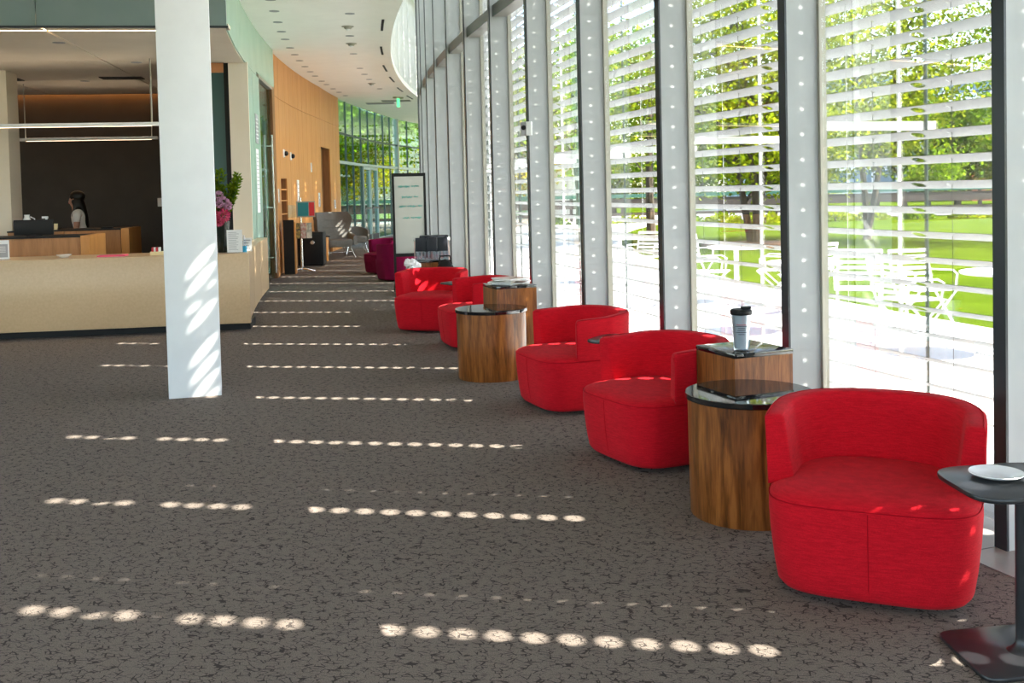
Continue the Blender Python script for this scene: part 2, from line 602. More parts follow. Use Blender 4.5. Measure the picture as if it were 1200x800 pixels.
poly = [(p.x, p.y) for p in poly]
poly2 = [P(RL(0.45) + 0.2, 0.45), P(RL(0.2) + 0.2, 0.2), P(RL(0.05) + 0.2, 0.05), P(66.2, -0.08)]
poly += [(p.x, p.y) for p in poly2] + [(-16, 20), (-16, -6.3)]
fb.prism(poly, -0.2, 0.0)
tag(fb.build('floor', 'carpet'), 'dark grey brown carpet with short dark dashes', 'carpet', kind='structure')

# ---------------------------------------------------------------- ceiling
cl = struct('ceiling', 'white plaster ceiling curving along the window wall', 'ceiling')
edge = [P(RE(t), t) for t in [-0.535 + 0.985 * i / 60 for i in range(61)]]
poly = [(p.x, p.y) for p in edge] + [(p.x, p.y) for p in poly2] + [(-16, 20), (-16, -6.3)]
MB().prism(poly, ZC, ZC + 0.12).build('ceiling_slab', 'ceil', cl)
for i in range(-9, 30):                                   # fascia panels beside the windows, one per bay
    t0 = TH0 + DTH * i
    MB().arc(RE, lambda t: RE(t) + 0.1, t0 + 0.0002, t0 + DTH - 0.0002, ZC + 0.12, ZR, 3).build('fascia_panel', 'fascia', cl)
tl = [-0.56 + 1.0 * i / 50 for i in range(51)]
MB().prism([tuple(PF(RG - 0.15, t))[:2] for t in tl] + [tuple(P(RE(t) + 0.25, t))[:2] for t in reversed(tl)], ZR, ZR + 0.15).build('recess_soffit', 'white', cl)

# ---------------------------------------------------------------- outer shell
wf = struct('wall_left', 'unseen wall at the far side of the lobby, glazed to let daylight in', 'wall')  # out of view; glazing added here to brighten the interior
for k in range(9):
    MB().box((-16.1, -6.0 + 2.2 * k, 2.1), (0.2, 0.25, 4.4)).build('pier', 'white', wf)
MB().box((-16.1, 2.6, 0.1), (0.16, 17.6, 0.2)).build('dado', 'white', wf)
MB().box((-16.1, 2.6, 4.1), (0.16, 17.6, 0.3)).build('lintel', 'white', wf)
MB().box((-16.1, 2.6, 2.1), (0.01, 17.6, 3.8)).build('pane', 'glass', wf)
MB().box((-16.1, 16.0, 2.1), (0.2, 9.2, 4.4)).build('blank_panel', 'white', wf)
wb = struct('wall_back', 'unseen white wall behind the lobby, tall glazing added to let daylight in', 'wall')  # out of view; glazing enlarged to light the hall from behind
for k in range(8):
    x0 = -16 + k * 3.2
    MB().box((x0 + 0.2, -6.2, 2.1), (0.4, 0.2, 4.4)).build('pier', 'white', wb)
MB().box((-4.6, -6.2, 0.1), (23, 0.16, 0.2)).build('dado', 'white', wb)
MB().box((-4.6, -6.2, 4.1), (23, 0.16, 0.3)).build('lintel', 'white', wb)
MB().box((-4.6, -6.22, 2.1), (23, 0.01, 3.8)).build('pane', 'glass', wb)

# ================================================================ WINDOW WALL
BAYS = range(-8, 24)
w_i = 0
for i in BAYS:
    w_i += 1
    t1 = TH0 + DTH * (i + 1)      # far fin of this bay
    t0 = TH0 + DTH * i
    wd = struct('window_%d' % w_i, 'tall glazed bay of the curved window wall with white fin', 'window')
    ft = 0.064 / RF
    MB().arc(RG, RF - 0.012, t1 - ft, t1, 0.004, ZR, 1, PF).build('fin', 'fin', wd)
    MB().arc(RF - 0.012, RF, t1 - ft, t1, 0.004, ZR, 1, PF).build('edge_cap', 'cap', wd)
    MB().arc(RG - 0.03, RG + 0.012, t1 - ft - 0.02 / RG, t1 - ft, 0.004, ZR, 1, PF).build('frame', 'frame', wd)
    MB().arc(RG - 0.03, RG + 0.012, t1, t1 + 0.012 / RG, 0.004, ZR, 1, PF).build('frame', 'frame', wd)
    MB().arc(RG + 0.02, RF - 0.045, t0 + 0.0001, t1 - ft - 0.0001, 3.375, 3.485, 1, PF).build('transom', 'sill', wd)
    MB().arc(RF - 0.045, RF - 0.035, t0 + 0.0001, t1 - ft - 0.0001, 3.37, 3.49, 1, PF).build('transom_face', 'cap', wd)
    MB().arc(RG - 0.006, RG, t0 + 0.0004, t1 - ft - 0.0004, 0.02, 3.385, 1, PF).build('pane', 'glass', wd)
    MB().arc(RG - 0.006, RG, t0 + 0.0004, t1 - ft - 0.0004, 3.475, ZR, 1, PF).build('pane', 'glass', wd)
    MB().arc(RG - 0.12, RF + 0.19, t0, t1 - 0.0001, -0.02, 0.004, 2, PF).build('sill_strip', 'sill', wd)

# exterior louvres ---------------------------------------------------------
SL_Z0, SL_P = 0.267, 0.1346
LB = RS * DTH                     # bay length on the louvre line


def slat_mesh(name, solid=False):
    # plan grid: u along the bay, v across (outward positive); missing cells are notches and cord holes
    L = LB / 2 - 0.0015
    E_ = 0.05
    us = [-L + E_, -L + 0.214, -L + 0.2195, 0.352, 0.363, L - E_]
    vs_ = [-0.047, -0.012, 0.012, 0.047]
    def zz(v):
        return -0.43 * v - 0.5 * v * v
    m = MB()
    T = 0.0025

    def cell(q):                                  # a thin plate over the plan quad q
        vs2 = [(x, y, zz(y) + T) for x, y in q] + [(x, y, zz(y)) for x, y in q]
        m.add(vs2, [(0, 1, 2, 3), (7, 6, 5, 4)] + [(i, i + 4, (i + 1) % 4 + 4, (i + 1) % 4) for i in range(4)])
    for i_ in range(5):
        for j in range(3):
            if not solid and i_ in (1, 3) and j == 1:
                continue
            cell([(us[i_], vs_[j]), (us[i_ + 1], vs_[j]), (us[i_ + 1], vs_[j + 1]), (us[i_], vs_[j + 1])])
    A_, B_ = 0.045, 0.030                         # half an oval cut into each end
    ve = [-0.047, -B_] + [-B_ * cos(pi * k / 8) for k in range(1, 8)] + [B_, 0.047]
    def ue(v):
        return L if solid or abs(v) >= B_ else L - A_ * sqrt(1 - (v / B_) ** 2)
    for s_ in (-1, 1):
        for v0, v1 in zip(ve[:-1], ve[1:]):
            cell([(s_ * (L - E_), v0), (s_ * ue(v0), v0), (s_ * ue(v1), v1), (s_ * (L - E_), v1)])
    me = m.mesh(name)
    me.materials.append(MT['slat'])
    return me


SLAT, SLAT_SOLID = slat_mesh('slat'), slat_mesh('slat_solid', True)
def joint(i):
    # angle of the open joint between two louvre panels: the sun slips past the far side of each fin
    t = TH0 + DTH * i
    s_o = SUN_AZ.x * cos(t) - SUN_AZ.y * sin(t)
    s_t = -(SUN_AZ.x * sin(t) + SUN_AZ.y * cos(t))
    return t + 0.065 * DTH - s_t / s_o * (RG - RS) / RS


for i in BAYS:
    j0, j1 = joint(i), joint(i + 1)
    tm = (j0 + j1) / 2
    sx = (j1 - j0) / DTH
    t1 = TH0 + DTH * (i + 1)
    c = PF(RS, tm)
    # local x runs along the bay, local y points outward (towards the centre of the curve)
    rz = atan2(sin(-tm), cos(tm)) - pi / 2
    lab = {0: 'white louvre blades outside the pane behind the red chair by the saucer table', 1: 'white louvre blades outside the pane behind the tumbler on the square table',
           2: 'white louvre blades outside the pane behind the small charcoal table between red chairs', 3: 'white louvre blades outside the pane right of the fin with the sensor',
           4: 'white louvre blades outside the pane left of the fin with the sensor'}.get(i, 'white horizontal louvre blades on rods outside the tall glazing')
    bl = thing('louver_screen', lab, 'louvre screen',
               (c.x, c.y, 0), rz, 'louvre screens along the window wall')
    k = 0
    while SL_Z0 + SL_P * k < ZR + 0.75:
        z = SL_Z0 + SL_P * k
        link('slat', SLAT_SOLID if (z > 3.9 and k % 5 == 0) else SLAT, bl, (0, 0, z)).scale = (sx, 1, 1)
        k += 1
    inv = Matrix.LocRotScale(Vector((c.x, c.y, 0)), Matrix.Rotation(rz, 3, 'Z'), None).inverted()
    def lp(r, t, z):
        return inv @ PF(r, t, z)
    MB().tube([lp(RS - 0.086, t1 + 0.0009, -0.03), lp(RS - 0.086, t1 + 0.0009, ZR + 0.75)], 0.010, 8).build('support_rod', 'rod', bl)
    MB().tube([lp(RS - 0.258, t1 + 0.0006, -0.03), lp(RS - 0.258, t1 + 0.0006, ZR + 0.75)], 0.011, 8).build('outer_rod', 'drod', bl)
    for z in (1.815, 4.7):
        MB().bar(lp(RG - 0.02, t1 + 0.0009, z), lp(RS - 0.237, t1 + 0.0009, z), 0.03, 0.05).build('outrigger_arm', 'rod', bl)
        MB().bar(lp(RS - 0.237, t1 + 0.0009, z), lp(RS - 0.333, t1 + 0.0009, z), 0.034, 0.054).build('arm_end_shade', 'frame', bl)  # outer end of the arm, its shade put in as darker metal
    for u, mt in ((-LB / 2 + 0.24, 'cable'), (0.36, 'cable'), (0.12, 'rod'), (-0.2, 'cable')):
        MB().tube([(u, 0, -0.03), (u, 0, ZR + 0.75)], 0.0022, 5).build('cable', mt, bl)

# ================================================================ INNER (LEFT) WALL
wl = struct('wall_inner', 'curved inner wall of honey maple panels and mint glass panels', 'wall')
# mint glass band over the reception opening
for a, b, z0, z1 in ((-0.213, -0.177, 3.44, ZC), (-0.177, -0.139, 3.44, ZC), (-0.139, -0.0996, 3.5, ZC), (-0.164, -0.1495, 0.0, 3.435), (-0.1492, -0.134, 0.0, 3.435)):
    MB().arc(lambda t: RL(t) - 0.06, lambda t: RL(t) + 0.02, a + 0.0001, b - 0.0001, z0, z1, 8).build('glass_panel', 'mint', wl)
# maple panels
te = [-0.0993, -0.0917, -0.084, -0.071, -0.0625, -0.0535, -0.0445, -0.0355, -0.0265, -0.0172, -0.0079, 0.0014]
for a, b in zip(te[:-1], te[1:]):
    spans = [(0.0, 3.395), (3.405, ZC)]
    if abs(a + 0.084) < 1e-6:
        spans = [(0.0, 0.6), (1.85, 3.395), (3.405, ZC)]
    for z0, z1 in spans:
        MB().arc(RL, lambda t: RL(t) + 0.03, a + 0.00008, b - 0.00008, z0, z1, 2).build('wood_panel', 'maple', wl)
for a, b in ((0.0014, 0.0127), (0.0127, 0.024)):
    MB().arc(RL, lambda t: RL(t) + 0.03, a + 0.00008, b - 0.00008, 2.71, 3.395, 2).build('wood_panel', 'maple', wl)
    MB().arc(RL, lambda t: RL(t) + 0.03, a + 0.00008, b - 0.00008, 3.405, ZC, 2).build('wood_panel', 'maple', wl)
for a, b in ((0.024, 0.032), (0.032, 0.040), (0.040, 0.048)):
    for z0, z1 in ((0.0, 3.395), (3.405, ZC)):
        MB().arc(RL, lambda t: RL(t) + 0.03, a + 0.00008, b - 0.00008, z0, z1, 2).build('wood_panel', 'maple', wl)
MB().arc(lambda t: RL(t) + 0.45, lambda t: RL(t) + 0.6, -0.0993, 0.048, 0, ZC, 12).build('backing', 'brown', wl)
for a in (-0.0993, 0.0477):
    MB().arc(lambda t: RL(t) + 0.03, lambda t: RL(t) + 0.45, a, a + 0.0003, 0, ZC, 1).build('panel_return', 'maple', wl)
for a in (0.0009, 0.024):
    MB().arc(lambda t: RL(t) + 0.03, lambda t: RL(t) + 0.45, a, a + 0.0005, 0, 2.71, 1).build('opening_jamb', 'brown', wl)
MB().arc(lambda t: RL(t) + 0.03, lambda t: RL(t) + 0.45, 0.0009, 0.0245, 2.71, 2.74, 2).build('opening_head', 'brown', wl)
MB().arc(lambda t: RL(t) + 0.20, lambda t: RL(t) + 0.24, 0.0014, 0.024, 0.0, 2.71, 2).build('opening_leaf', 'brown', wl)
# niche
for a in (-0.0845, -0.071):
    MB().arc(lambda t: RL(t) + 0.03, lambda t: RL(t) + 0.3, a, a + 0.0005, 0.55, 1.9, 1).build('niche_side', 'brown', wl)
MB().arc(lambda t: RL(t) + 0.28, lambda t: RL(t) + 0.3, -0.084, -0.071, 0.55, 1.9, 2).build('niche_back', 'brown', wl)
for z in (0.58, 0.85, 1.13, 1.40, 1.62, 1.85):
    MB().arc(lambda t: RL(t) + 0.01, lambda t: RL(t) + 0.28, -0.0838, -0.0712, z, z + 0.02, 2).build('niche_shelf', 'maple', wl)

# glass door in the mint wall
dr = struct('door_1', 'tall clear glass door with long steel pull handles beside the maple wall', 'door')
MB().arc(65.47, 65.485, -0.1325, -0.1045, 0.02, 3.42, 4).build('door_leaf', 'gglass', dr)
MB().arc(65.42, 65.5, -0.134, -0.1335, 0, 3.5, 1).build('door_jamb', 'frame', dr)
MB().arc(65.42, 65.5, -0.1045, -0.0997, 0, 3.5, 1).build('door_jamb', 'brown', dr)
MB().arc(65.42, 65.5, -0.1335, -0.1045, 3.44, 3.5, 2).build('door_head', 'frame', dr)
for rr in (65.41, 65.53):
    MB().tube([P(rr, -0.109, 0.12), P(rr, -0.109, 2.6)], 0.018, 8).build('pull_handle', 'chrome', dr)
for z in (0.4, 1.3, 2.4):
    MB().bar(P(65.40, -0.109, z), P(65.54, -0.109, z), 0.02, 0.02).build('handle_standoff', 'chrome', dr)

# glazed end of the inner wall
ge = struct('window_40', 'green tinted glass wall with entrance doors at the bend of the hall', 'glass wall')
gt = [0.0481, 0.0667, 0.0833, 0.1015, 0.118, 0.1348, 0.1514, 0.1664, 0.18, 0.20, 0.23, 0.27, 0.31, 0.36, 0.44]
for a, b in zip(gt[:-1], gt[1:]):
    MB().arc(lambda t: RL(t) + 0.04, lambda t: RL(t) + 0.05, a + 0.0002, b - 0.0002, 2.46, ZC, 2).build('pane', 'gglass', ge)
    MB().arc(lambda t: RL(t) + 0.04, lambda t: RL(t) + 0.05, a + 0.0002, b - 0.0002, 0.03, 2.38, 2).build('pane', 'gglass', ge)
    MB().arc(lambda t: RL(t) + 0.02, lambda t: RL(t) + 0.07, a - 0.0003, a + 0.0003, 0.0, ZC, 1).build('mullion', 'dgreen', ge)
MB().arc(lambda t: RL(t) + 0.0, lambda t: RL(t) + 0.1, 0.0481, 0.44, 2.38, 2.46, 24).build('transom', 'palegreen', ge)
MB().arc(lambda t: RL(t) + 0.02, lambda t: RL(t) + 0.08, 0.0481, 0.44, 3.22, 3.27, 24).build('glazing_bar', 'dgreen', ge)
MB().arc(lambda t: RL(t) + 0.0, lambda t: RL(t) + 0.1, 0.0481, 0.44, 0.0, 0.04, 24).build('threshold', 'sill', ge)
MB().arc(lambda t: RL(t) - 0.03, lambda t: RL(t) + 0.18, 0.1795, 0.1812, 0.0, ZC, 1).build('corner_post', 'frame', ge)
d2 = struct('door_2', 'pair of glass entrance doors with steel stiles in the glass wall', 'door')
for a, b in ((0.1015, 0.118), (0.118, 0.1348)):
    for c_ in (a + 0.0005, b - 0.0014):
        MB().arc(lambda t: RL(t) - 0.02, lambda t: RL(t) + 0.035, c_, c_ + 0.0009, 0.03, 2.36, 1).build('door_stile', 'palegreen', d2)
    MB().arc(lambda t: RL(t) - 0.02, lambda t: RL(t) + 0.035, a + 0.0014, b - 0.0014, 2.28, 2.36, 2).build('door_rail', 'palegreen', d2)
    MB().arc(lambda t: RL(t) - 0.02, lambda t: RL(t) + 0.035, a + 0.0014, b - 0.0014, 0.03, 0.2, 2).build('door_rail', 'cap', d2)
    MB().arc(lambda t: RL(t) - 0.05, lambda t: RL(t) - 0.02, a + 0.0014, b - 0.0014, 1.02, 1.08, 2).build('push_bar', 'cap', d2)
we = MB().arc(62.6, 66.3, 0.44, 0.444, 0, ZR, 1)
tag(we.build('wall_end', 'white'), 'white wall closing the far end of the hall', 'wall', kind='structure')

# ================================================================ RECEPTION (local frame: u to the left, v deeper)
OX, OY, RANG = -3.165, 11.70, 0.1468


def RP(u, v, z=0.0):
    return Vector((OX - 0.9892 * u - 0.1463 * v, OY - 0.1463 * u + 0.9892 * v, z))


def rbox(mb, u0, u1, v0, v1, z0, z1):
    return mb.box(RP((u0 + u1) / 2, (v0 + v1) / 2, (z0 + z1) / 2), (u1 - u0, v1 - v0, z1 - z0), RANG)


wr = struct('wall_reception', 'dark brown back wall of the reception with cream jamb and grey green fascia', 'wall')
rbox(MB(), 0.6, 12.2, 7.95, 8.1, 0, 3.9).build('back_panel', 'dwall', wr)
for k in range(6):
    rbox(MB(), 0.02 + 2.05 * k, 2.06 + 2.05 * k, 0.0, 0.06, 3.44, ZC).build('fascia_panel', 'mintgrey', wr)
rbox(MB(), 0.0, 12.5, -0.015, 0.0, 3.42, 3.445).build('fascia_trim', 'cap', wr)
rbox(MB(), 0.13, 0.40, 3.20, 3.26, 0, 3.44).build('jamb_panel', 'cream', wr)
rbox(MB(), 0.40, 0.47, 3.24, 3.32, 0, 3.44).build('jamb_post', 'black', wr)
rbox(MB(), 0.47, 1.15, 3.27, 3.29, 0, 3.30).build('teal_glass', 'teal', wr)
rbox(MB(), 0.47, 1.15, 3.24, 3.32, 3.30, 3.44).build('header', 'copper', wr)
rbox(MB(), 0.40, 0.60, 3.32, 8.0, 0, 3.6).build('side_panel', 'dwall', wr)
# lowered ceiling in panels
sfz = 3.44
for k in range(6):
    for j in range(4):
        v0, v1 = (0.06, 0.33, 3.0, 5.4)[j], (0.30, 3.0, 5.4, 7.7)[j]
        rbox(MB(), (0.01 if j == 0 else 0.26) if k == 0 else 0.01 + 2.05 * k, 2.03 + 2.05 * k, v0 + 0.006, v1 - 0.006, sfz, sfz + 0.04).build('soffit_panel', 'soffit', wr)
rbox(MB(), 0.3, 12.4, 0.06, 7.9, sfz + 0.15, sfz + 0.2).build('soffit_deck', 'soffit', wr)
# curved edge of the lowered ceiling beside the hall
MB().arc(65.44, 65.72, -0.2125, -0.164, 3.432, 3.46, 8).build('soffit_edge', 'soffit', wr)
sl = rbox(MB(), 0.1, 12.0, 0.30, 0.33, sfz + 0.03, sfz + 0.06).build('slot_light', 'lamp')
tag(sl, 'warm continuous slot light in the lowered reception ceiling', 'light')
cv = rbox(MB(), 0.9, 12.0, 7.83, 7.90, sfz + 0.06, sfz + 0.09).build('cove_light', 'cove')
tag(cv, 'amber cove strip light washing the dark reception wall', 'light')


# recessed ceiling fittings in the reception soffit
for lab, (x, y), (a, b) in (('wide dark air grille in the lowered ceiling near the white column', (-6.14, 16.36), (0.62, 0.28)),
                            ('dark air grille in the lowered ceiling beside the cream column', (-8.0, 16.2), (0.62, 0.28))):
    gr = thing('air_grille', lab, 'air vent', (x, y, sfz - 0.012), RANG)
    for s_ in (-1, 1):
        MB().box((0, s_ * b / 2, 0.005), (a + 0.02, 0.02, 0.014)).build('grille_frame', 'hole', gr)
        MB().box((s_ * a / 2, 0, 0.005), (0.02, b, 0.014)).build('grille_frame', 'hole', gr)
    for q in range(7):
        MB().box((0, -b / 2 + b * (q + 0.5) / 7, 0.006), (a, 0.018, 0.01)).build('vane', 'hole', gr)
    MB().box((0, 0, 0.011), (a, b, 0.002)).build('grille_back', 'black', gr)


def downlight(x, y, z, label, group, r=0.06):
    d = thing('downlight', label, 'downlight', (x, y, z), 0, group)
    MB().lathe([(r, -0.006), (r + 0.015, -0.004), (r + 0.015, 0.0), (r, 0.0)], 16).build('trim_ring', 'ink', d)
    MB().lathe([(0.001, -0.003), (r, -0.003), (r, 0.0), (0.001, 0.0)], 16).build('lens', 'hole', d)
    return d


for x, y in ((-5.49, 12.61), (-5.26, 14.58), (-6.87, 16.7), (-7.6, 14.3)):
    downlight(x, y, sfz, 'small round downlight in the lowered reception ceiling', 'downlights over the reception')
tt = [-0.19, -0.1755, -0.1619, -0.1469, -0.1326, -0.1196, -0.1036, -0.0894, -0.0757, -0.0608, -0.0468, -0.0341, -0.0176, -0.0057, 0.0102, 0.0241, 0.0391]
for t in tt:
    p = P(65.0 + max(0, t + 0.16) * 1.35, t)
    downlight(p.x, p.y, ZC, 'small round downlight in the curved row over the maple wall', 'downlights along the inner wall')
for r, t in ((63.91, -0.159), (63.94, -0.125), (63.98, -0.0898), (64.03, -0.0538), (64.04, -0.0364), (64.05, -0.0199), (64.08, 0.0147), (63.9, -0.2)):
    p = P(r, t)
    downlight(p.x, p.y, ZC, 'small round downlight in the middle row of the hall ceiling', 'downlights in the ceiling middle')
for r, t in ((63.4, -0.1425), (63.43, -0.091 - 0.005), (63.5, -0.0526), (63.53, -0.018), (63.6, 0.02), (63.65, 0.055)):
    dff = MB().arc(r - 0.02, r + 0.02, t - 0.0085, t + 0.0085, ZC - 0.008, ZC, 3).build('slot_diffuser', 'black')
    tag(dff, 'long black air slot in the ceiling beside the white fascia', 'air vent', 'black air slots along the ceiling edge')
for r, t, lab in ((63.95, -0.111, 'domed ceiling speaker in the middle of the hall ceiling'), (63.95, -0.1405, 'small white smoke detector on the hall ceiling'),
                  (64.1, -0.0065, 'small pale sprinkler plate far along the hall ceiling')):
    p = P(r, t)
    dm = thing('ceiling_fitting', lab, 'ceiling fitting', (p.x, p.y, ZC))
    MB().lathe([(0.04, -0.045), (0.06, -0.03), (0.065, -0.01), (0.10, -0.006), (0.10, 0)], 20).build('plate', 'frame', dm, True)
    MB().sphere((0, 0, -0.04), (0.04, 0.04, 0.025)).build('dome', 'white', dm, True)
for r, t, lab in ((64.2, 0.0696, 'grey return air grille near the exit sign'), (64.8, 0.0799, 'grey return air grille beside the glass wall')):
    p = P(r, t)
    gr = thing('return_grille', lab, 'air vent', (p.x, p.y, ZC - 0.01), 0.05)
    MB().box((0, 0, 0.004), (0.85, 0.5, 0.008)).build('grille_plate', 'frame', gr)
    for q in range(5):
        MB().box((0, -0.2 + 0.1 * q, -0.002), (0.8, 0.03, 0.006)).build('vane', 'ink', gr)

# exit sign hanging by the bend
p = P(63.95, 0.052)
ex = thing('exit_sign', 'green lit exit sign hanging from the hall ceiling', 'exit sign', (p.x, p.y, ZC), 0.9)
MB().box((0, 0, -0.02), (0.3, 0.12, 0.04)).build('canopy', 'frame', ex)
MB().box((0, 0, -0.16), (0.10, 0.02, 0.24)).build('sign_plate', 'exit', ex)

# second exit sign low beside the bend (over the far door)
p = P(63.6, 0.16)
ex = thing('exit_sign', 'green lit exit sign behind the whiteboard over the far opening', 'exit sign', (p.x, p.y, 2.35), 0.2)
MB().box((0, 0, 0), (0.5, 0.06, 0.28)).build('sign_box', 'exit', ex)
MB().tube([(0, 0, 0.14), (0, 0, ZC - 2.35)], 0.01, 6).build('hanger', 'frame', ex)

# columns ------------------------------------------------------------------
cm = struct('column_front', 'square white column standing on the carpet before the reception desk', 'column')
a = -0.2755
MB().arc(65.458, 65.84, a, a + 0.36 / 65.6, 0.0, ZC, 1).build('shaft', 'col', cm, bevel=0.004)
cm = struct('column_reception', 'cream square column inside the reception', 'column')
rbox(MB(), 3.67, 4.2, 4.0, 4.5, 0, 3.44).build('shaft', 'cream', cm)

# reception desk -----------------------------------------------------------
dk = thing('reception_desk', 'long tan stone reception desk with dark recessed kick', 'desk')
fr = [(-0.15, -0.26), (9.0, -0.26), (9.0, -0.10), (-0.15, -0.10)]
rbox(MB(), -0.17, 9.0, -0.27, -0.21, 0.085, 0.87).build('front_panel', 'stone', dk, bevel=0.006)
rbox(MB(), -0.15, 9.0, -0.12, 0.45, 0.0, 0.085).build('kick', 'black', dk)
rbox(MB(), -0.02, 9.0, -0.205, 0.55, 0.815, 0.868).build('worktop', 'stone', dk)
# right hand return follows the curve of the hall
for a0, a1 in ((-0.2165, -0.1945), (-0.1943, -0.1725), (-0.1723, -0.1503)):
    MB().arc(65.262, 65.31, a0, a1, 0.085, 0.87, 4).build('return_panel', 'stone', dk)
MB().arc(65.311, 65.75, -0.2115, -0.1503, 0.815, 0.868, 10).build('return_worktop', 'stone', dk)
MB().arc(65.33, 65.7, -0.2115, -0.1503, 0.0, 0.085, 10).build('return_kick', 'black', dk)

# counters behind the desk
def counter(u0, u1, v, z, label, ue):
    c = thing('back_counter', label, 'counter', tuple(RP(0, 0)), RANG)
    R = Matrix.Rotation(-RANG, 3, 'Z')
    def lb(a0, a1, b0, b1, z0, z1):
        return MB().box(((-(a0 + a1) / 2), (b0 + b1) / 2, (z0 + z1) / 2), (a1 - a0, b1 - b0, z1 - z0))
    n = max(2, int((u1 - u0) / 0.85))
    for k in range(n):
        w = (u1 - u0) / n
        lb(u0 + k * w + 0.006, u0 + (k + 1) * w - 0.006, v, v + 0.03, 0.0, z - 0.02).build('front_panel', 'counter', c)
    lb(u0, u1, v - 0.01, v + 0.78, z - 0.02, z).build('worktop', 'black', c)
    lb(ue, u0 - 0.004, v - 0.02, v + 0.82, 0.0, z).build('end_panel', 'maple', c)
    lb(u0, u1, v + 0.74, v + 0.76, 0.0, z - 0.02).build('back_panel', 'counter', c)
    return c


counter(2.10, 7.0, 1.61, 1.06, 'low wood counter with dark top right behind the reception desk', 1.99)
counter(2.05, 3.62, 3.62, 1.085, 'second wood counter with dark top nearer the dark wall', 1.936)

# pendant lights -----------------------------------------------------------
for v, u0, u1, z, lab in ((2.75, 1.3, 7.5, 2.515, 'slim white linear pendant light over the wood counters'),
                          (5.85, 1.9, 4.08, 2.50, 'short linear pendant light hung near the dark wall'),
                          (5.85, 4.75, 6.9, 2.50, 'short linear pendant light beside the cream column')):
    pd = thing('linear_pendant', lab, 'pendant light', tuple(RP((u0 + u1) / 2, v, z)), RANG)
    L = u1 - u0
    MB().box((0, 0, 0.025), (L, 0.09, 0.05)).build('housing', 'white', pd, bevel=0.006)
    MB().box((0, 0, -0.001), (L - 0.2, 0.06, 0.002)).build('lens', 'pend', pd)
    MB().box((0, 0, 0.0505), (L - 0.2, 0.05, 0.001)).build('added_glow_strip', 'added_glow', pd)  # glowing strip added on the housing top to brighten the soffit
    for s_ in (-1, 1):
        MB().tube([(s_ * (L / 2 - 0.09), 0, 0.05), (s_ * (L / 2 - 0.09), 0, sfz - z)], 0.009, 6).build('rod', 'frame', pd)

# things on the reception desk
DZ = 0.87


def on_desk(u, v):
    return RP(u, v, 0.868)


def acrylic_sign(label, u, v, w, h, rz, lines, pic=False):
    q = on_desk(u, v)
    s_ = thing('sign_holder', label, 'sign', tuple(q), rz)
    MB().box((0, 0, 0.004), (w, 0.07, 0.008)).build('foot', 'clear', s_)
    MB().box((0, 0.0, 0.008 + h / 2), (w, 0.006, h)).build('sheet', 'paper', s_)
    for k in range(lines):
        ww = w * random.uniform(0.5, 0.8)
        MB().box((-(w * 0.8 - ww) / 2, -0.0035, 0.008 + h * (0.92 - 0.84 * (k + 0.5) / lines)), (ww, 0.001, h * 0.25 / lines)).build('print_line', 'ink', s_)
    if pic:
        MB().box((0, -0.004, 0.008 + h * 0.44), (w * 0.92, 0.001, h * 0.7)).build('print_block', 'ink', s_)
        for k in range(5):
            MB().box((w * 0.25, -0.005, 0.008 + h * (0.65 - 0.07 * k)), (w * 0.3, 0.001, h * 0.02)).build('print_line', 'paper', s_)
    return s_


acrylic_sign('wide printed notice in a clear holder at the desk end left of the column', 2.62, 0.0, 0.36, 0.21, RANG, 1, True)
acrylic_sign('upright printed page in a clear holder in front of the flower vase', 0.0, -0.08, 0.17, 0.255, RANG, 12)
q = on_desk(-0.09, 0.06)
sb = thing('sanitizer_bottle', 'small clear bottle with blue liquid beside the printed page', 'bottle', tuple(q))
MB().lathe([(0.028, 0), (0.03, 0.01), (0.03, 0.07)], 14).build('liquid', 'blue', sb, True)
MB().lathe([(0.031, 0.07), (0.031, 0.11), (0.012, 0.135), (0.012, 0.15)], 14).build('bottle_top', 'clear', sb, True)
MB().lathe([(0.014, 0.15), (0.014, 0.165), (0.006, 0.17), (0.006, 0.185)], 10).build('pump', 'china', sb, True)
MB().box((-0.015, 0, 0.188), (0.045, 0.012, 0.01)).build('nozzle', 'china', sb)
acrylic_sign('small pale blue card in a clear holder behind the sanitizer bottle', -0.115, 0.16, 0.10, 0.15, RANG, 4)
q = on_desk(0.24, -0.09)
bx = thing('leaflet_box', 'white leaflet box with teal printed label beside the vase', 'box', tuple(q), RANG)
MB().box((0, 0, 0.065), (0.09, 0.06, 0.13)).build('carton', 'paper', bx)
MB().box((0, -0.031, 0.09), (0.075, 0.002, 0.045)).build('printed_label', 'tealp', bx)

# flower arrangement
q = on_desk(0.16, 0.12)
fl = thing('flower_vase', 'tall dark vase of pink, lilac and lime flowers with green foliage', 'flower arrangement', tuple(q))
MB().lathe([(0.05, 0), (0.055, 0.01), (0.065, 0.15), (0.09, 0.36), (0.082, 0.36), (0.06, 0.16), (0.05, 0.02)], 20).build('vase', 'vase', fl, True)
rnd = random.Random(3)
stm = MB()
lf = MB()


def leaf_quad(mb, c, d, w, L, rnd_):
    d = Vector(d).normalized()
    x = d.cross(Vector((rnd_.uniform(-1, 1), rnd_.uniform(-1, 1), rnd_.uniform(-1, 1))))
    if x.length < 0.01:
        x = Vector((1, 0, 0))
    x.normalize()
    c = Vector(c)
    mb.add([c, c + d * L * 0.45 + x * w, c + d * L, c + d * L * 0.45 - x * w], [(0, 1, 2, 3)])


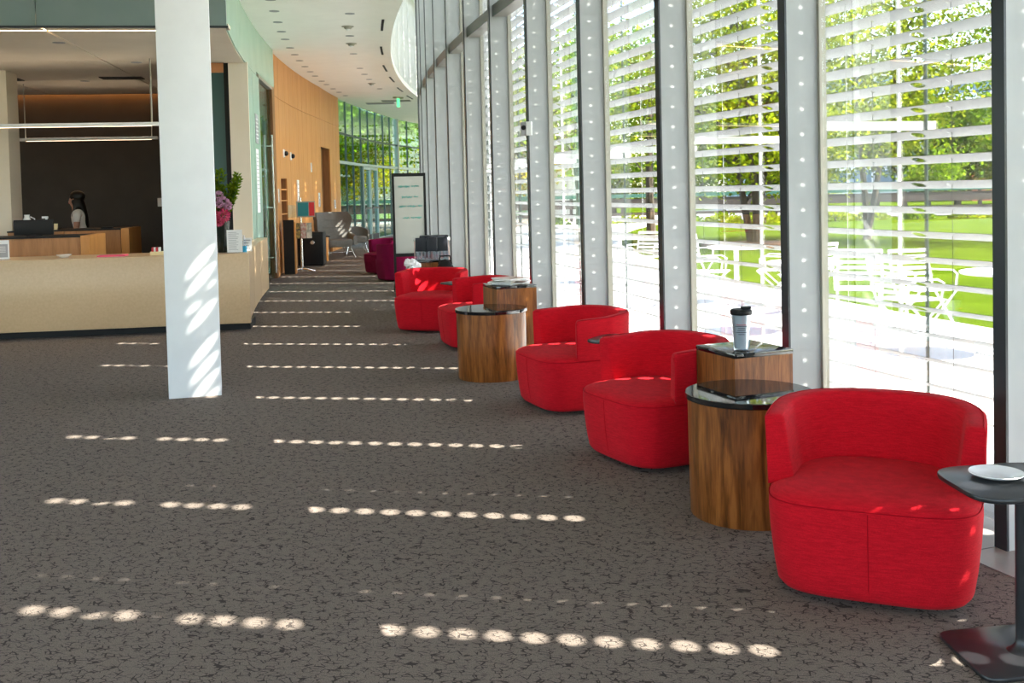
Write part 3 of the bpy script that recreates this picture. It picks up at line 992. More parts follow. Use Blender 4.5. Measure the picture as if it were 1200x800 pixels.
for k in range(16):
    aa = k * 2.4
    rad = 0.08 + 0.16 * rnd.random()
    top = Vector((cos(aa) * rad, sin(aa) * rad * 0.7, 0.62 + 0.38 * rnd.random()))
    if cos(aa) > 0.5:
        top = top + Vector((0.09, 0, 0.05))
    b0 = Vector((cos(aa) * 0.02, sin(aa) * 0.02, 0.30))
    stm.tube([b0, (b0 + top) / 2 + Vector((0, 0, 0.03)), top], 0.004, 5)
    for j in range(80):
        f = 0.3 + 0.7 * rnd.random()
        c = b0.lerp(top, f)
        leaf_quad(lf, c, (rnd.uniform(-1, 1), rnd.uniform(-1, 1), rnd.uniform(-0.1, 1)), 0.014, 0.06, rnd)
stm.build('stems', 'stem', fl)
tag(lf.build('foliage', 'leafg', fl), kind='stuff')
for nm, cl_, cs in (('pink_bloom', 'fl_pink', [(-0.06, -0.10, 0.42, 0.075), (0.05, -0.11, 0.43, 0.085), (0.0, -0.12, 0.36, 0.06)]),
                    ('lilac_bloom', 'fl_lilac', [(0.06, -0.10, 0.58, 0.065), (0.0, -0.10, 0.65, 0.06), (0.10, -0.08, 0.54, 0.055), (0.01, -0.11, 0.56, 0.05)]),
                    ('lime_bloom', 'fl_lime', [(-0.08, -0.09, 0.62, 0.055), (-0.07, -0.09, 0.54, 0.055), (-0.10, -0.06, 0.68, 0.05)])):
    for (x, y, z, r) in cs:
        b = MB()
        for k in range(90):
            d = Vector((rnd.gauss(0, 1), rnd.gauss(0, 1), rnd.gauss(0, 1))).normalized()
            leaf_quad(b, Vector((x, y, z)) + d * r * 0.4, d, 0.012, r * 0.7, rnd)
        b.build(nm, cl_, fl)
# papers and small boxes on the desk
q = on_desk(1.35, 0.02)
tag(MB().box((0, 0, 0.008), (0.30, 0.18, 0.016)).build('pink_paper_stack', 'pink', loc=tuple(q), rz=RANG), 'bright pink stack of paper slips on the desk', 'paper')
q = on_desk(0.87, 0.02)
cb = thing('card_box', 'cream card box with red and white cards on the desk', 'box', tuple(q), RANG)
MB().box((0, 0, 0.02), (0.14, 0.09, 0.04)).build('tray', 'yel', cb, bevel=0.003)
for k in range(4):
    MB().box((-0.045 + 0.025 * k, 0, 0.062), (0.018, 0.07, 0.05)).build('card', 'redp' if k % 2 == 0 else 'paper', cb)
q = on_desk(1.88, 0.05)
bw = MB().lathe([(0.035, 0), (0.045, 0.004), (0.085, 0.035), (0.08, 0.035), (0.04, 0.008)], 20)
tag(bw.build('shallow_bowl', 'china', smooth=True, loc=tuple(q)), 'small shallow pale bowl on the reception desk', 'bowl')
q = on_desk(0.66, 0.1)
tag(MB().lathe([(0.022, 0), (0.026, 0.05), (0.022, 0.05), (0.02, 0.01)], 14).build('small_cup', 'pinkw', smooth=True, loc=tuple(q)), 'tiny pale cup at the desk edge beside the column', 'cup')

# monitors and desk items on the counters
q = RP(2.77, 2.0, 1.06)
mo = thing('computer_monitor', 'black computer monitor seen from behind on the wood counter', 'monitor', tuple(q), RANG)
MB().lathe([(0.10, 0), (0.10, 0.012), (0.02, 0.02)], 20).build('stand_base', 'black', mo, True)
MB().box((0, 0.02, 0.06), (0.05, 0.03, 0.12)).build('stand_neck', 'black', mo)
MB().box((0, 0.0, 0.11), (0.49, 0.035, 0.20)).build('screen_back', 'black', mo, bevel=0.01)
q = RP(3.15, 3.88, 1.085)
cu = thing('spray_bottle', 'white spray bottle on the second wood counter', 'bottle', tuple(q))
MB().lathe([(0.04, 0), (0.045, 0.02), (0.045, 0.10), (0.016, 0.15), (0.016, 0.17)], 16).build('body', 'china', cu, True)
MB().box((-0.02, 0, 0.185), (0.085, 0.025, 0.03)).build('trigger_head', 'china', cu)
q = RP(3.42, 3.88, 1.085)
pt = thing('white_pitcher', 'white jug on the second wood counter by the cream column', 'jug', tuple(q))
MB().lathe([(0.06, 0), (0.075, 0.02), (0.07, 0.12), (0.035, 0.2), (0.04, 0.23), (0.034, 0.23), (0.03, 0.2)], 18).build('body', 'china', pt, True)
MB().tube([(0.05, 0, 0.2), (0.11, 0, 0.17), (0.11, 0, 0.1), (0.07, 0, 0.06)], 0.009, 6).build('handle', 'china', pt, True)
q = RP(3.02, 3.85, 1.085)
tag(MB().lathe([(0.03, 0), (0.034, 0.09), (0.03, 0.09), (0.026, 0.01)], 14).build('pencil_cup', 'yel', smooth=True, loc=tuple(q)), 'small tan pencil cup on the second wood counter', 'cup')
q = RP(2.27, 3.75, 1.085)
tag(MB().box((0, 0, 0.012), (0.16, 0.1, 0.024)).build('desk_telephone', 'black', loc=tuple(q), rz=RANG, bevel=0.006), 'flat black telephone on the second wood counter', 'telephone')
q = RP(2.05, 7.95, 1.42)
sw = thing('wall_switch', 'white double switch plate on the dark reception wall', 'switch', tuple(RP(2.26, 7.935, 1.36)), RANG)
MB().box((0, 0, 0.08), (0.14, 0.014, 0.16)).build('plate', 'china', sw, bevel=0.004)
for s_ in (-1, 1):
    MB().box((s_ * 0.03, -0.01, 0.08), (0.03, 0.008, 0.07)).build('rocker', 'paper', sw)

# ================================================================ TUB CHAIRS
def plan_curve(n=64, hw=0.372, hd=0.355):
    # superellipse: squarer at the front (-y), rounder at the back
    pts = []
    for k in range(n):
        a = -pi / 2 + 2 * pi * k / n          # starts at the front centre
        c, s_ = cos(a), sin(a)
        e = 3.4 if s_ < 0 else 2.35
        e = 2.35 + (4.1 - 2.35) * min(1, max(0, (-s_ + 0.35) / 0.8))
        x = math.copysign(abs(c) ** (2 / e), c) * hw
        y = math.copysign(abs(s_) ** (2 / e), s_) * hd
        pts.append((x, y))
    return pts


PROF = [(0.025, 0.84), (0.03, 0.885), (0.05, 0.925), (0.12, 0.955), (0.22, 0.985), (0.31, 1.0), (0.352, 0.998)]


def prof_scale(z):
    for (z0, s0), (z1, s1) in zip(PROF[:-1], PROF[1:]):
        if z <= z1:
            f = max(0, (z - z0) / (z1 - z0))
            return s0 + (s1 - s0) * f
    return PROF[-1][1] + (z - PROF[-1][0]) * 0.085


def make_chair(name, fabric, seam):
    n = 72
    pc = plan_curve(n)
    root = thing(name, 'chair', 'chair')
    rings = []
    def ring(z, s_, ny=1.0):
        return [Vector((x * s_, y * s_, z)) for x, y in pc]
    for z, s_ in PROF:
        rings.append(ring(z, s_))
    for z, s_ in ((0.364, 0.987), (0.374, 0.965), (0.386, 0.90), (0.398, 0.78), (0.406, 0.6), (0.412, 0.35), (0.414, 0.08)):
        rings.append(ring(z, s_))
    seat = MB().loft(rings).build('seat', fabric, root, True, angle=75)
    MB().tube([v for v in ring(0.360, 0.997)] + [ring(0.360, 0.997)[0]], 0.0019, 5, False).build('seat_piping', seam, seat, True)
    x0 = [Vector((0, -0.355 * prof_scale(z) - 0.0006, z)) for z in (0.04, 0.08, 0.14, 0.2, 0.26, 0.32, 0.352)]
    MB().tube(x0, 0.0016, 5).build('centre_seam', seam, seat)
    # backrest: a band round the back and sides, reaching the floor only at the rear
    yarm, yfull = -0.135, 0.075
    sel = [k for k in range(n) if pc[k][1] > yarm - 0.012]
    sel.sort(key=lambda k: k)
    arc = sel
    secs = []
    m = len(arc)
    for q, k in enumerate(arc):
        x, y = pc[k]
        L = sqrt(x * x + y * y)
        nx, ny = x / L, y / L
        u = abs(2 * q / (m - 1) - 1)                 # 1 at the arm tips, 0 at the back
        zt = 0.655 - 0.022 * u ** 3
        full = y > yfull
        zb = 0.045 if full else 0.368
        th_b, th_t = 0.09 + 0.02 * (1 - u), 0.072
        sec = []
        if full:
            zs = [0.045, 0.10, 0.18, 0.26, 0.34, 0.42, 0.50, 0.58, zt - 0.03, zt - 0.008]
        else:
            zs = [0.368, 0.374, 0.385, 0.40, 0.42, 0.45, 0.50, 0.58, zt - 0.03, zt - 0.008]
        def outer(z):
            s_ = prof_scale(z) + 0.016
            return Vector((x * s_, y * s_, z))
        for z in zs:
            sec.append(outer(z))
        o = outer(zt)
        sec.append(o - Vector((nx, ny, 0)) * 0.012 + Vector((0, 0, 0.0)))
        sec.append(o - Vector((nx, ny, 0)) * (th_t - 0.012) + Vector((0, 0, 0.0)))
        for z, tk in ((zt - 0.008, th_t), (zt - 0.03, th_t + 0.005), (0.54, th_t + 0.012), (0.46, th_b), (0.40, th_b + 0.01), (0.372, th_b + 0.01)):
            sec.append(outer(z) - Vector((nx, ny, 0)) * tk)
        sec.append(outer(0.369) - Vector((nx, ny, 0)) * (th_b + 0.004))
        secs.append(sec)
    # rounded arm tips
    def shrink(sec, f, d):
        c = sum(sec, Vector()) / len(sec)
        return [c + (p_ - c) * f + d for p_ in sec]
    d0 = (secs[0][4] - secs[1][4]).normalized()
    d1 = (secs[-1][4] - secs[-2][4]).normalized()
    secs = [shrink(secs[0], 0.86, d0 * 0.016), shrink(secs[0], 0.965, d0 * 0.010)] + secs + [shrink(secs[-1], 0.965, d1 * 0.010), shrink(secs[-1], 0.86, d1 * 0.016)]
    bk = MB().loft(secs).build('backrest', fabric, root, True, angle=60)
    tops = [s_[10] + Vector((0, 0, 0.0005)) for s_ in secs[2:-2]]
    MB().tube(tops, 0.0022, 5).build('back_piping', seam, bk, True)
    MB().lathe([(0.24, 0.0), (0.245, 0.006), (0.24, 0.016), (0.06, 0.02), (0.05, 0.034)], 40).build('swivel_base', 'chrome', root, True)
    return root


def face(dx, dy):                                   # rotation that turns local -y to the direction (dx, dy)
    return atan2(dx, -dy)


red0 = make_chair('tub_chair', 'red', 'seam')
chairs = [((1.345, 3.82), (-0.40, -0.915), 'bright red tub chair turned to the room behind the saucer side table'),
          ((0.795, 5.68), (-0.90, -0.44), 'bright red tub chair next to the tall tumbler table'),
          ((0.41, 7.10), (-0.93, -0.36), 'bright red tub chair beside the drum table below the magazines'),
          ((-0.36, 9.97), (-0.95, -0.3), 'bright red tub chair mostly hidden behind the magazine tables'),
          ((-0.89, 11.22), (-0.28, -0.96), 'bright red tub chair before the lidded bin stand')]
for i, (xy, fd, lab) in enumerate(chairs):
    o = red0 if i == 0 else copy_tree(red0)
    o.location = (*xy, 0)
    o.rotation_euler = (0, 0, face(*fd))
    tag(o, lab, 'chair', 'red tub chairs along the windows')
mag0 = make_chair('tub_chair', 'magenta', 'magenta')
for i, (xy, fd, lab) in enumerate([((-1.95, 17.7), (-0.55, 0.83), 'dark magenta tub chair with its back to the whiteboard'),
                                   ((-2.38, 19.3), (-0.75, -0.66), 'magenta tub chair turned towards the maple wall')]):
    o = mag0 if i == 0 else copy_tree(mag0)
    o.location = (*xy, 0)
    o.rotation_euler = (0, 0, face(*fd))
    tag(o, lab, 'chair', 'magenta tub chairs far down the hall')

# ================================================================ TABLES
def drum_table(x, y, rz, label):
    t = thing('drum_table', label, 'table', (x, y, 0), rz, 'walnut drum tables')
    MB().lathe([(0.272, 0.0), (0.275, 0.004), (0.279, 0.30), (0.281, 0.53)], 64).build('drum', 'walnut', t, True)
    MB().lathe([(0.288, 0.530), (0.292, 0.533), (0.292, 0.555), (0.289, 0.558)], 64).build('glass_top', 'blackgl', t, True)
    return t


def square_table(x, y, rz, label, s=0.375, h=0.675):
    t = thing('square_table', label, 'table', (x, y, 0), rz, 'tall square walnut tables')
    hh = h - 0.025
    w = s - 0.006
    for k in range(4):
        a = k * pi / 2
        MB().box((sin(a) * (w / 2 - 0.01), -cos(a) * (w / 2 - 0.01), hh / 2), (w if k % 2 == 0 else w - 0.04, 0.02, hh), a).build('side_panel', 'walnut', t)
    MB().box((0, 0, hh + 0.0125), (s, s, 0.025)).build('stone_top', 'blackgl', t, bevel=0.003)
    return t


drum_table(1.07, 4.66, 0.3, 'round walnut drum table with black glass top in front of the tumbler table')
square_table(1.17, 5.21, radians(22), 'tall square walnut table with black top holding the tumbler', 0.35)
drum_table(-0.185, 8.25, 1.7, 'round walnut drum table with black glass top in front of the magazine table')
square_table(-0.035, 9.05, radians(20), 'tall square walnut table with black top covered in magazines')
drum_table(-1.10, 12.15, 2.6, 'round walnut drum table holding crumpled white tissue behind a red chair')
square_table(-1.02, 12.95, radians(16), 'tall square walnut table carrying the navy lidded bin', 0.42, 0.655)


def rounded_poly(pts, r, n=6):
    out = []
    m = len(pts)
    for i in range(m):
        a, b, c = Vector(pts[i - 1]), Vector(pts[i]), Vector(pts[(i + 1) % m])
        d0, d1 = (a - b).normalized(), (c - b).normalized()
        p0, p1 = b + d0 * r, b + d1 * r
        for k in range(n + 1):
            f = k / n
            out.append(tuple(p0.lerp(b, f).lerp(b.lerp(p1, f), f)))
    return out


def side_table(x, y, rz, label, h=0.555, k=1.0):
    t = thing('side_table', label, 'table', (x, y, 0), rz, 'small charcoal pedestal side tables')
    top = rounded_poly([(-0.235 * k, -0.17 * k), (0.235 * k, -0.17 * k), (0.20 * k, 0.2 * k), (-0.20 * k, 0.2 * k)], 0.11 * k)
    big = [(px * 1.02, py * 1.02) for px, py in top]
    MB().prism(top, h - 0.016, h).build('table_top', 'dkmetal', t, bevel=0.004)
    base = [(px * 0.93, py * 0.93) for px, py in rounded_poly([(-0.235 * k, -0.17 * k), (0.235 * k, -0.17 * k), (0.20 * k, 0.2 * k), (-0.20 * k, 0.2 * k)], 0.06 * k)]
    MB().prism(base, 0.0, 0.014).build('base_plate', 'dkmetal', t, bevel=0.005)
    MB().lathe([(0.045, 0.014), (0.03, 0.024), (0.02, 0.04), (0.018, 0.06), (0.018, h - 0.04), (0.05, h - 0.016)], 20).build('stem', 'dkmetal', t, True)
    return t


side_table(1.575, 3.175, radians(8), 'small charcoal side table with a white saucer on it')
side_table(0.66, 6.43, radians(60), 'small charcoal side table between two red tub chairs', 0.555, 0.85)
side_table(-0.57, 10.72, radians(50), 'small charcoal side table far along the row of red chairs', 0.555, 0.8)

# saucer, tumbler, magazines, tissue, bin, bag
sc_ = MB().lathe([(0.035, 0), (0.05, 0.002), (0.078, 0.011), (0.084, 0.016), (0.082, 0.018), (0.074, 0.014), (0.045, 0.006), (0.02, 0.005)], 40)
tag(sc_.build('saucer', 'china', smooth=True, loc=(1.52, 3.22, 0.555)), 'shallow white saucer on the charcoal side table', 'saucer')
tb = thing('tumbler', 'clear travel tumbler with black lid and faint printing on the square table', 'tumbler', (1.13, 5.08, 0.675))
MB().lathe([(0.036, 0.0), (0.038, 0.004), (0.050, 0.185), (0.047, 0.185), (0.035, 0.012)], 28).build('cup', 'clear', tb, True)
MB().lathe([(0.033, 0.014), (0.034, 0.02), (0.044, 0.18), (0.041, 0.18)], 28).build('inner_cup', 'insert', tb, True)
MB().lathe([(0.052, 0.183), (0.054, 0.188), (0.054, 0.203), (0.047, 0.21), (0.03, 0.206)], 28).build('lid', 'black', tb, True)
MB().box((0.025, 0, 0.215), (0.05, 0.03, 0.014)).build('lid_slider', 'black', tb, bevel=0.005)
for z, w in ((0.135, 0.05), (0.128, 0.06), (0.118, 0.035), (0.108, 0.04), (0.098, 0.05), (0.088, 0.03)):
    ar = MB()
    rr = 0.0385 + z * 0.063
    pts = [Vector((rr * sin(a), -rr * cos(a), z)) for a in [(-0.5 + k / 8) * w / rr - 0.2 for k in range(9)]]
    ar.tube(pts, 0.0015, 4).build('print_line', 'redp' if z > 0.13 else 'inkd', tb)
ar = MB()
ar.lathe([(0.0392, 0.02), (0.0412, 0.05)], 24)
ar.f = ar.f[:5]
ar.build('print_patch', 'blue', tb)
rm = random.Random(5)
zz_ = 0.675
for k in range(6):
    w_, h_ = 0.21, 0.275
    mm_ = 'mag1' if k % 2 else 'mag2'
    dx, dy = rm.uniform(-0.06, 0.06), rm.uniform(-0.05, 0.05)
    mg = thing('magazine', ['glossy magazine lying under the loose pile', 'magazine near the bottom of the loose pile', 'pale magazine in the middle of the pile', 'dark edged magazine in the pile', 'magazine just below the topmost one', 'topmost magazine of the pile on the square table'][k], 'magazine',
               (-0.035 + dx, 9.05 + dy, zz_), rm.uniform(0, 3.1), 'magazines on the tall square table')
    MB().box((0, 0, 0.0045), (w_, h_, 0.009)).build('pages', 'paper', mg)
    MB().box((0, 0, 0.0095), (w_ + 0.004, h_ + 0.004, 0.001)).build('cover', mm_, mg)
    zz_ += 0.0101
ti = MB()
for k in range(9):
    c = Vector((rm.uniform(-0.07, 0.07), rm.uniform(-0.06, 0.06), 0.04 + rm.uniform(0, 0.08)))
    b = MB().sphere(c, 0.05, 8, 6)
    for j in range(len(b.v)):
        v = Vector(b.v[j])
        b.v[j] = tuple(c + (v - c) * rm.uniform(0.55, 1.35))
    ti.add(b.v, b.f)
ti.v = [(x, y, max(z, 0.0)) for x, y, z in ti.v]
tag(ti.build('crumpled_tissue', 'paper', loc=(-1.20, 12.05, 0.558)), 'crumpled white tissue heap on the drum table behind a red chair', 'tissue')
bn = thing('lidded_bin', 'frosted storage bin with navy flip lid on the far square table', 'storage bin', (-1.02, 12.93, 0.655), radians(4))
for s_ in (-1, 1):
    MB().box((s_ * 0.215, 0, 0.12), (0.008, 0.28, 0.24)).build('bin_side', 'pinkw', bn)
    MB().box((0, s_ * 0.14, 0.075), (0.42, 0.008, 0.15)).build('bin_wall', 'clear', bn)
MB().box((0, 0, 0.006), (0.42, 0.27, 0.012)).build('bin_floor', 'bin', bn)
for k in range(9):
    MB().box((-0.17 + 0.042 * k, 0, 0.075), (0.02, 0.24, 0.12)).build('folder', ['bin', 'pinkw', 'paper'][k % 3], bn)
MB().box((0, 0, 0.26), (0.46, 0.31, 0.04)).build('lid_rim', 'bin', bn, bevel=0.008)
for k in range(3):
    MB().box((-0.135 + 0.135 * k, -0.165, 0.20), (0.133, 0.03, 0.17)).build('flip_lid', 'navy', bn, bevel=0.006)
MB().box((0.03, 0, 0.29), (0.36, 0.28, 0.03)).build('lid_cap', 'navy', bn, bevel=0.008)
for s_ in (-1, 1):
    MB().box((s_ * 0.215 * 0.3, -0.171, 0.13), (0.05, 0.012, 0.04)).build('latch', 'navy', bn)
bgp = thing('black_bag', 'small black bag slumped against the stand below the navy lidded bin', 'bag', (-0.83, 12.55, 0))
b = MB().sphere((0, 0, 0.34), (0.15, 0.08, 0.34), 16, 10)
b.v = [(x, y, max(0, z)) for x, y, z in b.v]
b.build('body', 'black', bgp, True)
MB().tube([(-0.08, 0, 0.62), (-0.06, 0, 0.72), (0.06, 0, 0.72), (0.08, 0, 0.62)], 0.012, 6).build('handle', 'black', bgp, True)

# whiteboard easel
eb = thing('whiteboard_easel', 'tall whiteboard with teal handwriting on a black wheeled frame', 'whiteboard', (-1.53, 15.35, 0), radians(10))
for s_ in (-1, 1):
    MB().bar((s_ * 0.235, -0.005, 0.06), (s_ * 0.235, 0.02, 1.80), 0.035, 0.035).build('upright', 'black', eb)
    MB().bar((s_ * 0.235, -0.32, 0.075), (s_ * 0.235, 0.3, 0.075), 0.03, 0.03).build('foot_bar', 'black', eb)
    for yy in (-0.30, 0.28):
        MB().lathe([(0.03, -0.012), (0.032, 0), (0.03, 0.012)], 14).build('caster', 'black', eb, loc=(s_ * 0.235, yy, 0.034)).rotation_euler = (0, pi / 2, 0)
MB().box((0, 0.018, 1.775), (0.5, 0.035, 0.05)).build('top_rail', 'black', eb)
MB().box((0, 0.002, 0.575), (0.5, 0.035, 0.05)).build('bottom_rail', 'black', eb)
MB().box((0, 0.0, 0.10), (0.47, 0.03, 0.03)).build('cross_bar', 'black', eb)
bd = MB().box((0, 0.01, 1.175), (0.44, 0.012, 1.16)).build('board', 'board', eb)


def scribble(parent, x0, x1, z, y, word_lens, h, material, seed):
    rr = random.Random(seed)
    x = x0
    for wl_ in word_lens:
        pts = []
        n = int(wl_ * 7)
        for k in range(n):
            f = k / (n - 1)
            pts.append(Vector((x + f * wl_ * h * 0.62, y, z + h * (0.28 * sin(k * 2.1) + rr.uniform(-0.18, 0.22)))))
        MB().tube(pts, h * 0.06, 4).build('handwriting', material, parent)
        x += wl_ * h * 0.62 + h * 0.6
        if x > x1:
            break


scribble(bd, -0.16, 0.2, 1.60, 0.0005, (5, 3), 0.055, 'teali', 1)
scribble(bd, -0.11, 0.2, 1.44, 0.0005, (5, 2), 0.05, 'teali', 2)
scribble(bd, -0.15, 0.2, 1.30, 0.0005, (3, 4, 2), 0.05, 'teali', 3)
scribble(bd, -0.10, 0.2, 1.13, 0.0005, (3, 5), 0.05, 'teali', 4)

# ================================================================ THINGS ALONG THE INNER WALL
def on_wall(name, label, cat, th, z, off=0.0):
    p_ = P(RL(th) - off, th, z)
    # local -y looks into the hall (towards the centre of the curve), local x along the wall
    return thing(name, label, cat, tuple(p_), atan2(cos(th), sin(th)))


# panel signs
sg = on_wall('directory_sign', 'grey engraved sign plate on the mint glass by the door', 'sign', -0.1425, 2.37, 0.065)
MB().box((0, 0, 0.2), (0.42, 0.01, 0.46)).build('plate', 'ink', sg)
for k in range(6):
    MB().box((0, -0.006, 0.35 - 0.06 * k), (0.32, 0.002, 0.014)).build('text_line', 'paper', sg)
ps = on_wall('paper_poster', 'long white paper poster on the mint glass below the sign plate', 'poster', -0.143, 1.25, 0.063)
MB().box((0, 0, 0.5), (0.40, 0.004, 1.0)).build('sheet', 'paper', ps)
for k in range(14):
    MB().box((0, -0.003, 0.92 - 0.06 * k), (0.3, 0.002, 0.012)).build('print_line', 'ink', ps)
for th, z, lab in ((-0.0768, 2.29, 'wall speaker with black lens on the maple wall left of its twin'), (-0.0625, 2.27, 'wall speaker with black lens on the maple wall near the switch row')):
    ts = on_wall('wall_camera', lab, 'wall fitting', th, z, 0.0)
    MB().box((0, -0.012, 0.06), (0.16, 0.024, 0.16)).build('plate', 'china', ts, bevel=0.006)
    o = MB().sphere((0.03, -0.05, 0.06), (0.05, 0.045, 0.05)).build('lens', 'black', ts, True)
st = on_wall('wall_sign_strip', 'tall narrow white sign on the maple wall', 'sign', -0.049, 1.2, 0.0)
MB().box((0, -0.008, 0.32), (0.22, 0.016, 0.64)).build('plate', 'paper', st)
for k in range(5):
    MB().box((0, -0.017, 0.55 - 0.09 * k), (0.12, 0.002, 0.02)).build('text_line', 'ink', st)
for th, z, w_, h_, lab in ((-0.0054, 1.22, 0.2, 0.34, 'white switch panel beside the brown opening'), (-0.02, 2.05, 0.14, 0.22, 'small white sensor plate high on the maple wall'),
                           (0.0326, 1.13, 0.18, 0.24, 'small grey keypad at the end of the maple wall'), (-0.0905, 1.38, 0.12, 0.26, 'small white switch plate near the glass door')):
    ts = on_wall('switch_plate', lab, 'switch', th, z, 0.0)
    MB().box((0, -0.008, h_ / 2), (w_, 0.016, h_)).build('plate', 'china', ts, bevel=0.004)
    for k in range(3):
        MB().box((0, -0.018, h_ * (0.25 + 0.25 * k)), (w_ * 0.5, 0.006, h_ * 0.12)).build('button', 'ink', ts)

# security camera on a window fin
p = PF(RF + 0.002, TH0 + 4 * DTH - 0.0005, 2.02)
sk = thing('fin_sensor', 'small boxy sensor with round lens clipped to a window fin', 'sensor', tuple(p), -0.3)
MB().box((0.03, -0.01, 0.06), (0.05, 0.07, 0.13)).build('bracket', 'china', sk, bevel=0.004)
MB().box((-0.025, -0.01, 0.06), (0.06, 0.06, 0.13)).build('housing', 'ink', sk, bevel=0.012)
MB().lathe([(0.024, 0), (0.02, 0.008)], 14).build('lens', 'black', sk, loc=(-0.02, -0.042, 0.07)).rotation_euler = (pi / 2, 0, 0)

# black display panel by the niche
kp = P(65.25, -0.0885)
kz = atan2(cos(-0.09), sin(-0.09))
kk = thing('display_cabinet', 'black fronted floor cabinet with maple sides under the wall niche', 'cabinet', (kp.x, kp.y, 0), 0.12)
MB().box((-0.06, -0.15, 0.52), (0.2, 0.02, 1.04)).build('front', 'black', kk)
MB().box((0.05, 0.0, 0.5), (0.02, 0.3, 1.0)).build('side', 'maple', kk)
MB().box((-0.16, 0.0, 0.5), (0.02, 0.3, 1.0)).build('side', 'maple', kk)
MB().box((-0.055, 0.02, 1.0), (0.19, 0.26, 0.02)).build('top', 'maple', kk)

# brochure stand
bs = thing('brochure_stand', 'silver pole stand with poster frame and brochure pockets', 'brochure stand', (-4.11, 19.95, 0), 0.15)
MB().tube([(0, 0, 0.06), (0, 0, 1.46)], 0.022, 12).build('pole', 'chrome', bs, True)
for s_ in (-1, 1):
    for yy in (-0.12, 0.12):
        pts = [Vector((s_ * 0.24 * f, yy * f, 0.07 - 0.055 * f * f)) for f in (0, 0.25, 0.5, 0.75, 1.0)]
        MB().tube(pts, [0.02, 0.019, 0.017, 0.015, 0.013], 8).build('foot', 'chrome', bs, True)
MB().box((0.1, -0.03, 1.235), (0.36, 0.015, 0.31)).build('poster_frame', 'frame', bs)
MB().box((0.05, -0.04, 1.235), (0.20, 0.006, 0.26)).build('teal_print', 'tealp', bs)
MB().box((0.215, -0.04, 1.235), (0.10, 0.006, 0.26)).build('red_print', 'redp', bs)
MB().box((-0.17, -0.03, 1.2), (0.16, 0.012, 0.24)).build('clear_pocket', 'clear', bs)
MB().box((-0.02, -0.03, 0.815), (0.44, 0.06, 0.04)).build('rack_shelf', 'clear', bs)
for k in range(4):
    MB().box((-0.175 + 0.11 * k, -0.04, 0.82), (0.10, 0.03, 0.30)).build('brochure', ['broch', 'broch', 'broch2', 'mag2'][k], bs)
for s_ in (-1, 1):
    MB().box((-0.02 + s_ * 0.225, -0.03, 0.82), (0.008, 0.08, 0.31)).build('rack_side', 'clear', bs)

# black safe like cabinet
cbn = thing('black_cabinet', 'low black cabinet with round chrome dial against the maple wall', 'cabinet', (-4.30, 21.95, 0), 0.05)
MB().box((0, 0, 0.37), (0.54, 0.5, 0.70)).build('body', 'black', cbn, bevel=0.01)
MB().box((0.0, -0.256, 0.37), (0.47, 0.012, 0.62)).build('door_panel', 'black', cbn, bevel=0.004)
MB().lathe([(0.055, 0), (0.055, 0.012), (0.04, 0.03), (0.02, 0.03)], 20).build('dial', 'chrome', cbn, True, loc=(0.05, -0.262, 0.5)).rotation_euler = (pi / 2, 0, 0)
for sx in (-1, 1):
    for sy in (-1, 1):
        MB().lathe([(0.02, 0), (0.025, 0.02)], 10).build('foot', 'black', cbn, loc=(sx * 0.22, sy * 0.2, 0))

# small maple side table beside the wing chair
wt = thing('maple_drum', 'slim round maple side table with black top beside the grey wing chair', 'table', (-4.29, 23.25, 0))
MB().lathe([(0.095, 0), (0.10, 0.01), (0.115, 0.55)], 32).build('drum', 'maple', wt, True)
MB().lathe([(0.15, 0.55), (0.155, 0.556), (0.155, 0.575), (0.15, 0.58)], 32).build('top', 'black', wt, True)

# grey wing chair and footstool
wg = thing('wing_chair', 'grey upholstered wing lounge chair on slim steel legs', 'lounge chair', (-4.22, 24.45, 0), face(0.55, -0.83))
rings = []
for k in range(13):
    f = k / 12
    z = 0.36 + 0.72 * f
    w_ = 0.34 + 0.16 * math.sin(min(1, f * 1.15) * pi / 2) - 0.05 * max(0, f - 0.85) / 0.15
    yb = 0.22 + 0.22 * f
    wing = 0.20 * max(0, 1 - abs(f - 0.78) / 0.4) + 0.09
    ring_ = []
    outer = []
    for q in range(-6, 7):
        a = q / 6
        outer.append(Vector((a * w_, yb - wing * abs(a) ** 2.2, z)))
    inner = []
    for q in range(6, -7, -1):
        a = q / 6
        inner.append(Vector((a * (w_ - 0.05), yb - wing * abs(a) ** 2.2 - 0.09, z + 0.01)))
    rings.append(outer + inner)
MB().loft(rings).build('backrest', 'grey', wg, True, angle=70)
sp = rounded_poly([(-0.33, -0.34), (0.33, -0.34), (0.36, 0.26), (-0.36, 0.26)], 0.12)
MB().loft([[Vector((x * s_, y * s_, z)) for x, y in sp] for z, s_ in ((0.26, 0.86), (0.29, 0.96), (0.36, 1.0), (0.42, 0.98), (0.44, 0.9))]).build('seat', 'grey', wg, True)
for s_ in (-1, 1):
    ar_ = []
    for f in (0, 0.25, 0.5, 0.75, 1.0):
        yy = 0.20 - 0.5 * f
        zt = 0.62 - 0.1 * f
        xo = s_ * (0.44 - 0.03 * f)
        ar_.append([Vector((xo, yy, 0.30)), Vector((xo + s_ * 0.02, yy, 0.46)), Vector((xo, yy, zt)), Vector((xo - s_ * 0.06, yy, zt)), Vector((xo - s_ * 0.09, yy, 0.46)), Vector((xo - s_ * 0.08, yy, 0.30))])
    MB().loft(ar_).build('armrest', 'grey', wg, True, angle=70)
    for yy in (-0.3, 0.26):
        MB().tube([(s_ * 0.26, yy * 0.7, 0.28), (s_ * 0.36, yy * 1.1, 0.0)], [0.012, 0.009], 8).build('leg', 'chrome', wg, True)
MB().tube([(-0.30, -0.26, 0.14), (0.30, -0.26, 0.14)], 0.007, 6).build('stretcher', 'chrome', wg)
